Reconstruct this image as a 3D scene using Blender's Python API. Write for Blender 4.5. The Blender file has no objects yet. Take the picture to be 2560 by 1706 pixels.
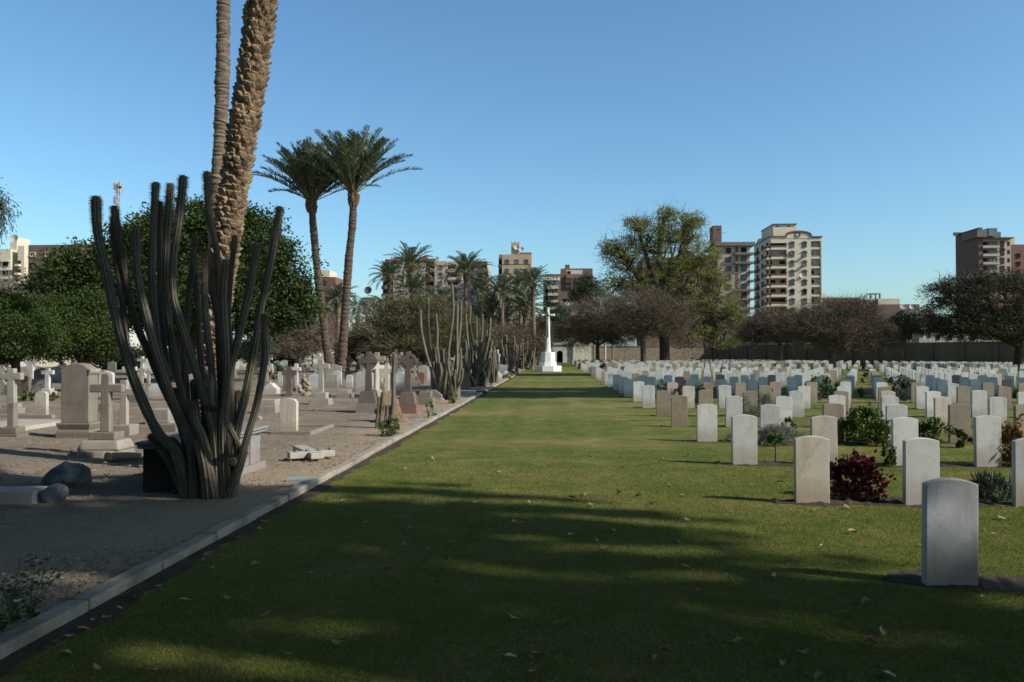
import bpy, bmesh, math, random
import numpy as np
from mathutils import Vector, Matrix

rnd = random.Random(7)
rng = np.random.default_rng(11)
PI = math.pi
scene = bpy.context.scene
COL = scene.collection

# ------------------------------------------------------------------ camera
F = 1991.0                       # focal length in photo pixels (2560 wide)
CAM = Vector((0.0, 0.0, 1.7))
YAW = math.radians(3.105)
PITCH = math.radians(0.909)
cam_d = bpy.data.cameras.new('camera')
cam_d.sensor_width = 36.0
cam_d.lens = F / 2560 * 36.0
cam_d.clip_end = 3000
cam_d.clip_start = 0.05
cam = bpy.data.objects.new('camera', cam_d)
cam.location = CAM
cam.rotation_euler = (math.radians(90) + PITCH, 0, YAW)
COL.objects.link(cam)
scene.camera = cam
RM = cam.rotation_euler.to_matrix()


def ray(px, py):
    return RM @ Vector(((px - 1280) / F, (853 - py) / F, -1.0))


def G(px, py, z=0.0):
    d = ray(px, py)
    t = (z - CAM.z) / d.z
    p = CAM + d * t
    return (p.x, p.y)


def P(px, py, Y):
    d = ray(px, py)
    return CAM + d * (Y / d.y)


def XA(px, Y):
    return P(px, 884, Y).x


def ZA(py, Y, px=1388):
    return P(px, py, Y).z


# ------------------------------------------------------------------ mesh builder
class MB:
    def __init__(s):
        s.v = []
        s.f = []          # (array (m,k), material, smooth)
        s.n = 0

    def raw(s, v, faces, mat=0, smooth=False):
        v = np.asarray(v, dtype=np.float32).reshape(-1, 3)
        for f in faces:
            a = np.asarray(f, dtype=np.int64)
            if a.ndim == 1:
                a = a.reshape(1, -1)
            s.f.append((a + s.n, mat, smooth))
        s.v.append(v)
        s.n += len(v)

    def box(s, x0, x1, y0, y1, z0, z1, mat=0, M=None, taper=0.0, tapery=None):
        ty = taper if tapery is None else tapery
        v = np.array([(x0, y0, z0), (x1, y0, z0), (x1, y1, z0), (x0, y1, z0),
                      (x0 + taper, y0 + ty, z1), (x1 - taper, y0 + ty, z1), (x1 - taper, y1 - ty, z1), (x0 + taper, y1 - ty, z1)])
        if M is not None:
            v = np.array([M @ Vector(p) for p in v])
        s.raw(v, [np.array([(0, 3, 2, 1), (4, 5, 6, 7), (0, 1, 5, 4), (1, 2, 6, 5), (2, 3, 7, 6), (3, 0, 4, 7)])], mat)

    def prism(s, prof, y0, y1, mat=0, M=None, smooth=False):
        """prof: list of (x,z), extruded along y"""
        n = len(prof)
        v = [(x, y0, z) for x, z in prof] + [(x, y1, z) for x, z in prof]
        if M is not None:
            v = [M @ Vector(p) for p in v]
        fs = [list(range(n)), list(range(2 * n - 1, n - 1, -1))]
        q = [(i, n + i, n + (i + 1) % n, (i + 1) % n) for i in range(n)]
        s.raw(v, [fs[0], fs[1], np.array(q)], mat, smooth)

    def ngon(s, cx, cy, r0, r1, z0, z1, n, mat=0, rot=0.0, smooth=False, sx=1.0, sy=1.0):
        a = np.arange(n) / n * 2 * PI + rot
        b = np.c_[cx + np.cos(a) * r0 * sx, cy + np.sin(a) * r0 * sy, np.full(n, z0)]
        t = np.c_[cx + np.cos(a) * r1 * sx, cy + np.sin(a) * r1 * sy, np.full(n, z1)]
        i = np.arange(n)
        j = (i + 1) % n
        s.raw(np.r_[b, t], [np.c_[i, j, n + j, n + i]], mat, smooth)
        s.raw(np.r_[b, t], [list(range(n - 1, -1, -1)), list(range(n, 2 * n))], mat, False)

    def tube(s, pts, rad, sides=8, mat=0, smooth=True, ribs=0, ribdepth=0.0, caps=True, twist=0.0):
        pts = np.asarray(pts, dtype=float)
        m = len(pts)
        rad = np.broadcast_to(np.asarray(rad, dtype=float), (m,))
        tan = np.gradient(pts, axis=0)
        tan /= np.linalg.norm(tan, axis=1)[:, None] + 1e-9
        ref = np.array([1.0, 0, 0]) if abs(tan[0][0]) < 0.9 else np.array([0, 1.0, 0])
        u = ref - tan[0] * ref.dot(tan[0])
        u /= np.linalg.norm(u)
        a = np.arange(sides) / sides * 2 * PI
        mod = 1.0 + (ribdepth * np.cos(ribs * a) if ribs else 0 * a)
        rows = []
        for k in range(m):
            u = u - tan[k] * u.dot(tan[k])
            u /= np.linalg.norm(u) + 1e-9
            w = np.cross(tan[k], u)
            rows.append(pts[k] + rad[k] * mod[:, None] * (np.cos(a)[:, None] * u + np.sin(a)[:, None] * w))
        v = np.concatenate(rows)
        i = np.arange(sides)
        j = (i + 1) % sides
        q = np.concatenate([np.c_[k * sides + i, k * sides + j, (k + 1) * sides + j, (k + 1) * sides + i] for k in range(m - 1)])
        fs = [q]
        s.raw(v, fs, mat, smooth)
        if caps:
            s.raw(rows[0], [list(range(sides - 1, -1, -1))], mat)
            s.raw(rows[-1], [list(range(sides))], mat)

    def sticks(s, p0, p1, r0, r1, mat=0, sides=3):
        p0 = np.asarray(p0, float).reshape(-1, 3)
        p1 = np.asarray(p1, float).reshape(-1, 3)
        n = len(p0)
        if n == 0:
            return
        r0 = np.broadcast_to(np.asarray(r0, float), (n,))
        r1 = np.broadcast_to(np.asarray(r1, float), (n,))
        d = p1 - p0
        d /= np.linalg.norm(d, axis=1)[:, None] + 1e-9
        ref = np.where(np.abs(d[:, 2:3]) < 0.9, np.array([[0, 0, 1.0]]), np.array([[1.0, 0, 0]]))
        u = np.cross(d, ref)
        u /= np.linalg.norm(u, axis=1)[:, None] + 1e-9
        w = np.cross(d, u)
        vs = []
        for P_, R_ in ((p0, r0), (p1, r1)):
            for k in range(sides):
                a = 2 * PI * k / sides
                vs.append(P_ + R_[:, None] * (math.cos(a) * u + math.sin(a) * w))
        v = np.stack(vs, 1).reshape(-1, 3)
        b = np.arange(n)[:, None] * (2 * sides)
        q = []
        for k in range(sides):
            k2 = (k + 1) % sides
            q.append(np.concatenate([b + k, b + k2, b + sides + k2, b + sides + k], 1))
        s.raw(v, [np.concatenate(q)], mat)

    def cards(s, pos, length, width, mat=0, dirs=None, up=None, rr=None):
        """rhombic leaf cards"""
        r = rr if rr is not None else rng
        n = len(pos)
        if dirs is None:
            dirs = r.normal(size=(n, 3))
        dirs = dirs / (np.linalg.norm(dirs, axis=1)[:, None] + 1e-9)
        q = r.normal(size=(n, 3)) if up is None else up
        sd = np.cross(dirs, q)
        sd /= np.linalg.norm(sd, axis=1)[:, None] + 1e-9
        L = np.broadcast_to(np.asarray(length, float), (n,))[:, None]
        W = np.broadcast_to(np.asarray(width, float), (n,))[:, None]
        nrm = np.cross(dirs, sd)
        a = pos - dirs * L * .5
        c = pos + dirs * L * .5
        m = pos - dirs * L * .05 + nrm * L * .06
        v = np.stack([a, m - sd * W * .5, c, m + sd * W * .5], 1).reshape(-1, 3)
        b = np.arange(n)[:, None] * 4
        s.raw(v, [np.concatenate([b, b + 1, b + 2, b + 3], 1)], mat)

    def blob(s, c, r, mat=0, seg=14, rough=.18, rr=None, flat=None, seed=0, freq=2.2, facet=5):
        """lumpy boulder"""
        R = np.random.default_rng(seed)
        nu, nv = seg, seg // 2 + 2
        th = np.arange(nu) / nu * 2 * PI
        ph = np.linspace(-PI / 2, PI / 2, nv)
        T, Ph = np.meshgrid(th, ph)
        d = np.stack([np.cos(Ph) * np.cos(T), np.cos(Ph) * np.sin(T), np.sin(Ph)], -1).reshape(-1, 3)
        k = np.ones(len(d))
        for _ in range(9):
            w = R.normal(size=3) * freq
            k += rough / 2.2 * np.sin(d @ w + R.uniform(0, 6))
        for _ in range(facet):           # planar facets
            nn = R.normal(size=3)
            nn /= np.linalg.norm(nn)
            lim = R.uniform(.72, .95) if facet < 8 else R.uniform(.62, .86)
            pr = d @ nn * k
            k = np.where(pr > lim, k * lim / np.maximum(pr, 1e-6), k)
        v = d * k[:, None] * np.asarray(r)[None, :]
        if flat is not None:
            pass
        v = v + np.asarray(c)[None, :]
        if flat is not None:
            v[:, 2] = np.maximum(v[:, 2], flat)
        i = np.arange(nu)
        j = (i + 1) % nu
        q = np.concatenate([np.c_[a * nu + i, a * nu + j, (a + 1) * nu + j, (a + 1) * nu + i] for a in range(nv - 1)])
        s.raw(v, [q], mat, facet < 8)

    def mesh(s, name, mats, bevel=0.0):
        me = bpy.data.meshes.new(name)
        if s.n:
            V = np.concatenate(s.v)
            tot = np.concatenate([np.full(len(a), a.shape[1]) for a, _, _ in s.f])
            lo = np.concatenate([a.reshape(-1) for a, _, _ in s.f])
            mi = np.concatenate([np.full(len(a), m) for a, m, _ in s.f])
            sm = np.concatenate([np.full(len(a), x) for a, _, x in s.f])
            me.vertices.add(len(V))
            me.vertices.foreach_set('co', V.astype(np.float32).reshape(-1))
            me.loops.add(len(lo))
            me.loops.foreach_set('vertex_index', lo.astype(np.int32))
            me.polygons.add(len(tot))
            st = np.r_[0, np.cumsum(tot)[:-1]]
            me.polygons.foreach_set('loop_start', st.astype(np.int32))
            me.polygons.foreach_set('loop_total', tot.astype(np.int32))
            me.polygons.foreach_set('material_index', mi.astype(np.int32))
            me.polygons.foreach_set('use_smooth', sm.astype(bool))
            me.update(calc_edges=True)
            if bevel > 0:
                bm = bmesh.new()
                bm.from_mesh(me)
                bmesh.ops.remove_doubles(bm, verts=bm.verts, dist=1e-5)
                ed = [e for e in bm.edges if len(e.link_faces) == 2 and e.calc_face_angle(0) > .5]
                bmesh.ops.bevel(bm, geom=ed, offset=bevel, segments=2, affect='EDGES', profile=.5, clamp_overlap=True)
                bm.to_mesh(me)
                bm.free()
        for m in (mats if isinstance(mats, (list, tuple)) else [mats]):
            me.materials.append(m)
        return me

    def build(s, name, mats, parent=None, bevel=0.0, loc=None, rotz=0.0):
        return link(name, s.mesh(name, mats, bevel), parent, loc, rotz)


def link(name, me, parent=None, loc=None, rotz=0.0):
    o = bpy.data.objects.new(name, me)
    COL.objects.link(o)
    if parent is not None:
        o.parent = parent
    if loc is not None:
        o.location = loc
    if rotz:
        o.rotation_euler = (0, 0, rotz)
    return o


def tag(o, label=None, cat=None, group=None, kind=None):
    if label:
        o['label'] = label
    if cat:
        o['category'] = cat
    if group:
        o['group'] = group
    if kind:
        o['kind'] = kind
    return o


def thing(name, label, cat, loc=(0, 0, 0), rotz=0.0, group=None):
    o = bpy.data.objects.new(name, None)
    o.empty_display_size = .2
    COL.objects.link(o)
    o.location = loc
    o.rotation_euler = (0, 0, rotz)
    return tag(o, label, cat, group, 'thing')


def dup(root, loc, rotz=0.0, label=None, group=None, scale=1.0):
    def cp(o, par):
        c = o.copy()
        COL.objects.link(c)
        if par is not None:
            c.parent = par
        for ch in o.children:
            cp(ch, c)
        return c
    r = cp(root, None)
    r.location = loc
    r.rotation_euler = (0, 0, rotz)
    r.scale = (scale, scale, scale) if not isinstance(scale, tuple) else scale
    if label:
        r['label'] = label
    if group:
        r['group'] = group
    return r


ORD = ['zeroth', 'first', 'second', 'third', 'fourth', 'fifth', 'sixth', 'seventh', 'eighth', 'ninth', 'tenth', 'eleventh', 'twelfth',
       'thirteenth', 'fourteenth', 'fifteenth', 'sixteenth', 'seventeenth', 'eighteenth', 'nineteenth', 'twentieth',
       'twenty-first', 'twenty-second', 'twenty-third', 'twenty-fourth', 'twenty-fifth', 'twenty-sixth', 'twenty-seventh',
       'twenty-eighth', 'twenty-ninth', 'thirtieth', 'thirty-first', 'thirty-second', 'thirty-third', 'thirty-fourth']

# ------------------------------------------------------------------ materials


class NT:
    def __init__(s, name):
        s.m = bpy.data.materials.new(name)
        s.m.use_nodes = True
        s.t = s.m.node_tree
        s.b = s.t.nodes['Principled BSDF']
        s.out = s.t.nodes['Material Output']

    def n(s, typ, **kw):
        x = s.t.nodes.new(typ)
        for k, v in kw.items():
            if k.startswith('i_'):
                x.inputs[k[2:].replace('_', ' ')].default_value = v
            else:
                setattr(x, k, v)
        return x

    def l(s, a, b):
        s.t.links.new(a, b)

    def mix(s, fac, a, b, blend='MIX'):
        x = s.t.nodes.new('ShaderNodeMix')
        x.data_type = 'RGBA'
        x.blend_type = blend
        for sock, val in ((x.inputs[0], fac), (x.inputs[6], a), (x.inputs[7], b)):
            if hasattr(val, 'is_output'):
                s.l(val, sock)
            elif isinstance(val, (int, float)):
                sock.default_value = val
            else:
                sock.default_value = (*val, 1)
        return x.outputs[2]

    def math(s, op, a, b=None, c=None, clamp=False):
        x = s.t.nodes.new('ShaderNodeMath')
        x.operation = op
        x.use_clamp = clamp
        for i, val in enumerate((a, b, c)):
            if val is None:
                continue
            if hasattr(val, 'is_output'):
                s.l(val, x.inputs[i])
            else:
                x.inputs[i].default_value = val
        return x.outputs[0]

    def rampf(s, val, lo, hi):
        x = s.t.nodes.new('ShaderNodeMapRange')
        x.clamp = True
        s.l(val, x.inputs[0])
        x.inputs[1].default_value = lo
        x.inputs[2].default_value = hi
        return x.outputs[0]

    def coords(s, kind='Object', scale=(1, 1, 1)):
        tc = s.t.nodes.new('ShaderNodeTexCoord')
        mp = s.t.nodes.new('ShaderNodeMapping')
        mp.inputs['Scale'].default_value = scale
        s.l(tc.outputs[kind], mp.inputs[0])
        return mp.outputs[0]

    def noise(s, vec, scale, detail=4, rough=.6, w=None, dist=0.0):
        x = s.t.nodes.new('ShaderNodeTexNoise')
        x.inputs['Scale'].default_value = scale
        x.inputs['Detail'].default_value = detail
        x.inputs['Roughness'].default_value = rough
        x.inputs['Distortion'].default_value = dist
        if w is not None:
            x.noise_dimensions = '4D'
            s.l(w, x.inputs['W'])
        s.l(vec, x.inputs['Vector'])
        return x.outputs[0]

    def bump(s, h, strength=.4, dist=.02):
        x = s.t.nodes.new('ShaderNodeBump')
        x.inputs['Strength'].default_value = strength
        x.inputs['Distance'].default_value = dist
        s.l(h, x.inputs['Height'])
        s.l(x.outputs[0], s.b.inputs['Normal'])

    def rand(s):
        return s.t.nodes.new('ShaderNodeObjectInfo').outputs['Random']

    def island(s):
        return s.t.nodes.new('ShaderNodeNewGeometry').outputs['Random Per Island']


def basic(name, c1, c2, scale=3.0, rough=.85, bump=.3, bscale=40., bdist=.01, lo=.35, hi=.65, objrand=0.0, spec=.3, kind='Object', c3=None, s3=.6):
    t = NT(name)
    v = t.coords(kind)
    w = t.math('MULTIPLY', t.rand(), 50.0)
    n1 = t.noise(v, scale, 6, .65, w)
    c = t.mix(t.rampf(n1, lo, hi), c1, c2)
    if c3 is not None:
        n3 = t.noise(v, s3, 5, .6, w)
        c = t.mix(t.rampf(n3, .5, .68), c, c3)
    nb = t.noise(v, bscale, 4, .7)
    c = t.mix(t.rampf(nb, .3, .7), t.mix(1.0, c, (.72, .72, .72), 'MULTIPLY'), c)
    if objrand:
        k = t.math('MULTIPLY_ADD', t.rand(), objrand, 1 - objrand / 2)
        cb = t.n('ShaderNodeCombineColor')
        for i in range(3):
            t.l(k, cb.inputs[i])
        c = t.mix(1.0, c, cb.outputs[0], 'MULTIPLY')
    t.l(c, t.b.inputs['Base Color'])
    t.b.inputs['Roughness'].default_value = rough
    t.b.inputs['Specular IOR Level'].default_value = spec
    if bump:
        t.bump(t.math('ADD', nb, t.math('MULTIPLY', n1, 1.5)), bump, bdist)
    return t.m


def stone_mat(name, c1, c2, dirt, speck=.25, objrand=.16, dirth=.24):
    t = NT(name)
    v = t.coords()
    w = t.math('MULTIPLY', t.rand(), 80.0)
    n1 = t.noise(v, 2.6, 6, .65, w)
    c = t.mix(t.rampf(n1, .3, .7), c1, c2)
    # vertical run-off streaks
    vs = t.coords('Object', (9, 9, 1.0))
    st = t.noise(vs, 1.2, 4, .6, w)
    c = t.mix(t.math('MULTIPLY', t.rampf(st, .53, .72), .55), c, dirt)
    # veins and blotches
    n2 = t.noise(v, 5.5, 8, .75, w, .8)
    c = t.mix(t.math('MULTIPLY', t.rampf(n2, .53, .67), .62), c, (c1[0] * .5, c1[1] * .47, c1[2] * .42))
    # splashed earth near the base
    sx = t.n('ShaderNodeSeparateXYZ')
    t.l(t.coords(), sx.inputs[0])
    n4 = t.noise(v, 7.0, 4, .6, w)
    hz = t.math('ADD', sx.outputs[2], t.math('MULTIPLY', n4, -.22))
    fz = t.rampf(hz, dirth, dirth - .22)
    fz.node.clamp = True
    c = t.mix(t.math('MULTIPLY', fz, .6), c, dirt)
    sp = t.noise(v, 95, 3, .8)
    c = t.mix(t.math('MULTIPLY', t.rampf(sp, .5, .75), speck), c, (c1[0] * .45, c1[1] * .45, c1[2] * .45))
    k = t.math('MULTIPLY_ADD', t.rand(), objrand, 1 - objrand)
    cb = t.n('ShaderNodeCombineColor')
    for i in range(3):
        t.l(k, cb.inputs[i])
    c = t.mix(1.0, c, cb.outputs[0], 'MULTIPLY')
    t.l(c, t.b.inputs['Base Color'])
    t.b.inputs['Roughness'].default_value = .8
    t.b.inputs['Specular IOR Level'].default_value = .25
    t.bump(t.math('ADD', sp, n2), .35, .006)
    return t.m


def leaf_mat(name, c1, c2, c3=None, trans=.25, rough=.55, clump=.35, f3=.12, spec=.18):
    t = NT(name)
    r = t.island()
    c = t.mix(r, c1, c2)
    n = t.noise(t.coords(), clump, 3, .6)
    c = t.mix(t.math('MULTIPLY', t.rampf(n, .4, .65), .7), c, t.mix(r, c2, c1))
    if c3 is not None:
        r2 = t.math('FRACT', t.math('MULTIPLY', r, 37.7))
        c = t.mix(t.rampf(r2, 1 - f3, 1 - f3 + .02), c, c3)
    t.l(c, t.b.inputs['Base Color'])
    t.b.inputs['Roughness'].default_value = rough
    t.b.inputs['Specular IOR Level'].default_value = spec
    tr = t.n('ShaderNodeBsdfTranslucent')
    t.l(t.mix(1.0, c, (1.25, 1.3, .7), 'MULTIPLY'), tr.inputs[0])
    mx = t.n('ShaderNodeMixShader')
    mx.inputs[0].default_value = trans
    t.l(t.b.outputs[0], mx.inputs[1])
    t.l(tr.outputs[0], mx.inputs[2])
    t.l(mx.outputs[0], t.out.inputs[0])
    return t.m


def brick_mat(name, c1, c2, mortar, scale=1.0, bump=.3):
    t = NT(name)
    tc = t.n('ShaderNodeTexCoord')
    sx = t.n('ShaderNodeSeparateXYZ')
    t.l(tc.outputs['Object'], sx.inputs[0])
    cb = t.n('ShaderNodeCombineXYZ')
    t.l(t.math('ADD', sx.outputs[0], sx.outputs[1]), cb.inputs[0])
    t.l(sx.outputs[2], cb.inputs[1])
    b = t.n('ShaderNodeTexBrick')
    b.inputs['Scale'].default_value = scale
    b.inputs['Color1'].default_value = (*c1, 1)
    b.inputs['Color2'].default_value = (*c2, 1)
    b.inputs['Mortar'].default_value = (*mortar, 1)
    b.inputs['Mortar Size'].default_value = .018
    t.l(cb.outputs[0], b.inputs[0])
    n = t.noise(t.coords(), .5, 5, .65)
    c = t.mix(t.math('MULTIPLY', t.rampf(n, .4, .7), .5), b.outputs[0], (c1[0] * .6, c1[1] * .6, c1[2] * .6))
    t.l(c, t.b.inputs['Base Color'])
    t.b.inputs['Roughness'].default_value = .9
    t.bump(b.outputs[1], -bump, .02)
    return t.m


M = {}
M['marble'] = stone_mat('white_marble', (.66, .66, .635), (.53, .53, .505), (.36, .29, .22))
M['creamst'] = stone_mat('cream_limestone', (.60, .55, .46), (.50, .455, .375), (.34, .255, .185))
M['tanst'] = stone_mat('tan_sandstone', (.36, .295, .225), (.29, .235, .18), (.24, .18, .13))
M['greyst'] = stone_mat('grey_weathered_marble', (.66, .66, .65), (.40, .40, .395), (.32, .25, .19), .3, .06)
M['oldlime'] = stone_mat('old_limestone', (.275, .242, .20), (.19, .166, .138), (.16, .13, .10))
M['oldpale'] = stone_mat('pale_old_limestone', (.41, .378, .325), (.295, .268, .228), (.23, .19, .15))
M['whitewash'] = stone_mat('whitewashed_stone', (.66, .64, .60), (.45, .42, .37), (.33, .28, .22))
M['darkgran'] = stone_mat('dark_granite', (.03, .027, .027), (.022, .02, .021), (.08, .06, .05))
M['brngran'] = stone_mat('brown_granite', (.155, .125, .11), (.115, .09, .08), (.2, .15, .12))
M['redgran'] = stone_mat('red_granite', (.23, .10, .085), (.17, .075, .065), (.25, .15, .12))
M['bluerock'] = basic('blue_grey_rock', (.10, .13, .16), (.30, .31, .31), 5, .9, .8, 30, .02, .45, .62)
M['boulder'] = basic('brown_boulder', (.27, .19, .125), (.17, .115, .08), 4, .95, .9, 24, .03)
M['lilac'] = stone_mat('grey_granite', (.30, .285, .285), (.235, .222, .222), (.26, .215, .18))
M['plaque'] = basic('verdigris_plaque', (.22, .33, .33), (.3, .40, .38), 6, .6, .2, 50)
M['kerb'] = basic('kerb_concrete', (.41, .37, .305), (.30, .265, .215), 5, .9, .5, 60, .008, .35, .65, 0, .2, 'Object', (.21, .175, .135), 1.9)
M['bark'] = basic('tree_bark', (.085, .062, .045), (.05, .037, .028), 3, .95, .8, 18, .03)
M['greybark'] = basic('grey_bark', (.15, .12, .095), (.09, .07, .055), 3, .95, .8, 14, .03)
M['twig'] = basic('bare_twigs', (.165, .122, .088), (.09, .066, .048), .8, .95, 0)
M['twigpale'] = basic('pale_twigs', (.26, .21, .17), (.16, .125, .10), .5, .95, 0)
M['palmtrunk'] = basic('palm_leaf_bases', (.36, .265, .175), (.20, .14, .092), 6, .95, .7, 30, .02, .4, .62, 0, .2, 'Object', (.09, .06, .042), 3.0)
M['palmtrunk2'] = basic('palm_ring_bark', (.22, .165, .12), (.12, .088, .063), 5, .95, .7, 26, .02)
M['palmdark'] = basic('dark_palm_bark', (.135, .10, .075), (.07, .052, .04), 5, .95, .7, 26, .02)
M['palmboot'] = basic('orange_brown_boots', (.20, .12, .07), (.12, .072, .045), 5, .95, .6, 20, .02)
M['frond'] = leaf_mat('date_palm_frond', (.045, .07, .045), (.11, .14, .085), (.30, .30, .20), .16, .38, .6, .10, .4)
M['frondgrey'] = leaf_mat('grey_green_frond', (.085, .12, .088), (.16, .19, .14), (.30, .30, .21), .12, .45, .6, .12)
M['rachis'] = basic('frond_stalk', (.22, .2, .09), (.15, .14, .06), 4, .7, 0)
M['ficus'] = leaf_mat('ficus_leaf', (.016, .034, .008), (.042, .068, .013), (.08, .10, .025), .12, .6, .25)
M['bushgreen'] = leaf_mat('mid_green_leaf', (.022, .042, .010), (.052, .08, .018), (.10, .115, .03), .18, .6, .4, .10)
M['acacia'] = leaf_mat('acacia_leaf', (.06, .082, .026), (.105, .12, .038), (.17, .105, .06), .2, .6, .35, .18)
M['bigleaf'] = leaf_mat('yellow_green_leaf', (.13, .152, .044), (.23, .24, .075), (.31, .29, .12), .42, .5, .15, .14)
M['darkleaf'] = leaf_mat('dark_green_leaf', (.016, .028, .012), (.034, .05, .018), (.06, .06, .025), .12, .5, .3)
M['brownleaf'] = leaf_mat('brown_dry_leaf', (.12, .085, .06), (.18, .14, .085), (.11, .12, .045), .15, .7, .3, .2)
M['eucalypt'] = leaf_mat('eucalyptus_leaf', (.06, .08, .06), (.11, .125, .095), None, .2, .5, .5)
M['croton'] = leaf_mat('crimson_leaf', (.055, .008, .014), (.13, .018, .024), (.19, .075, .07), .12, .5, 2.0, .12, .2)
M['lavender'] = leaf_mat('grey_green_sprig', (.13, .15, .115), (.22, .235, .185), None, .1, .7, 2.0)
M['dkbush'] = leaf_mat('deep_green_bush_leaf', (.025, .055, .012), (.065, .11, .022), (.13, .13, .03), .2, .35, 2.0)
M['ylbush'] = leaf_mat('yellow_variegated_leaf', (.16, .10, .025), (.10, .12, .02), (.20, .035, .02), .2, .4, 2.0, .3)
M['spike'] = leaf_mat('blue_green_blade', (.06, .09, .065), (.11, .15, .11), None, .1, .5, 2.0)
M['flower'] = basic('white_petal', (.82, .82, .80), (.75, .75, .74), 5, .6, 0)
M['pinkflower'] = basic('violet_petal', (.38, .22, .5), (.45, .3, .5), 5, .6, 0)
M['litter'] = basic('dry_leaf', (.36, .26, .15), (.22, .14, .08), 20, .75, .3, 60, .003, .35, .65, .5)
M['litter2'] = basic('pale_dry_leaf', (.55, .46, .34), (.42, .33, .23), 20, .75, .3, 60, .003, .35, .65, .4)
M['litter3'] = basic('yellow_leaf', (.50, .31, .06), (.40, .22, .05), 20, .65, .3, 60, .003)
M['bronze'] = basic('dark_bronze', (.05, .055, .06), (.035, .04, .045), 4, .5, 0)
M['portland'] = stone_mat('portland_stone', (.80, .80, .78), (.72, .72, .69), (.55, .5, .42), .1, .02, .05)
M['glass'] = basic('window_glass', (.03, .035, .04), (.06, .07, .085), .3, .15, 0, spec=.6)
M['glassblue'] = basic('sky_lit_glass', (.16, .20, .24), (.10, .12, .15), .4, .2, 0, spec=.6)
M['dark'] = basic('dark_opening', (.018, .016, .015), (.03, .027, .025), 1, .9, 0)  # near-black colour stands for the shade inside recesses and openings
M['creamwall'] = basic('cream_render', (.68, .62, .48), (.60, .54, .41), .35, .9, .2, 6, .02)
M['beigewall'] = basic('beige_brickwork', (.50, .39, .265), (.43, .33, .22), .5, .9, .2, 6, .02)
M['pinkwall'] = basic('pinkish_render', (.50, .39, .33), (.42, .32, .27), .4, .9, .2, 5, .02)
M['aptwall'] = basic('dusty_pink_render', (.52, .415, .34), (.44, .35, .28), .4, .9, .2, 5, .02)
M['redwall'] = brick_mat('red_brick', (.19, .095, .07), (.15, .075, .055), (.15, .10, .08), 1.6)
M['brownbrick'] = brick_mat('brown_brick', (.155, .10, .078), (.125, .08, .062), (.14, .105, .085), 1.6)
M['greyslab'] = basic('grey_concrete', (.20, .18, .165), (.15, .135, .125), .6, .9, .2, 6, .02)
M['whitewall'] = basic('white_render', (.62, .60, .56), (.52, .50, .46), .4, .9, .2, 5, .02)
M['brownrail'] = basic('brown_railing', (.16, .085, .06), (.11, .06, .045), 1, .8, 0)
M['brownsill'] = basic('brown_stone_trim', (.17, .11, .08), (.13, .085, .06), 1, .8, 0)
M['rubble'] = basic('rubble_stone_wall', (.36, .29, .21), (.22, .17, .12), 1.6, .95, .6, 3, .06)
M['darkwall'] = basic('dusty_brown_wall', (.215, .155, .10), (.15, .108, .07), .5, .95, .3, 4, .03)
M['dish'] = basic('pale_dish_metal', (.5, .49, .46), (.4, .39, .37), 2, .6, 0)
M['steel'] = basic('galvanised_steel', (.30, .29, .28), (.36, .20, .17), .15, .6, 0)
M['soil'] = basic('damp_soil', (.095, .066, .046), (.055, .038, .027), 4, 1, .9, 35, .03)
M['cspine'] = basic('cactus_spines', (.26, .185, .115), (.16, .11, .07), 4, .8, 0)
M['greenshutter'] = basic('green_shutter', (.03, .09, .07), (.025, .07, .055), 1, .7, 0)
M['terracotta'] = basic('orange_render', (.30, .155, .105), (.24, .12, .08), .5, .9, 0)


def cactus_mat():
    t = NT('cactus_skin')
    v = t.coords()
    n1 = t.noise(v, 3.0, 5, .6)
    c = t.mix(t.rampf(n1, .35, .65), (.088, .08, .055), (.13, .115, .08))
    n2 = t.noise(t.coords('Object', (1, 1, .35)), 9.0, 4, .7)
    c = t.mix(t.rampf(n2, .55, .72), c, (.23, .19, .14))
    t.l(c, t.b.inputs['Base Color'])
    t.b.inputs['Roughness'].default_value = .6
    t.bump(t.noise(v, 80, 3, .7), .25, .004)
    return t.m


M['cactus'] = cactus_mat()


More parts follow.
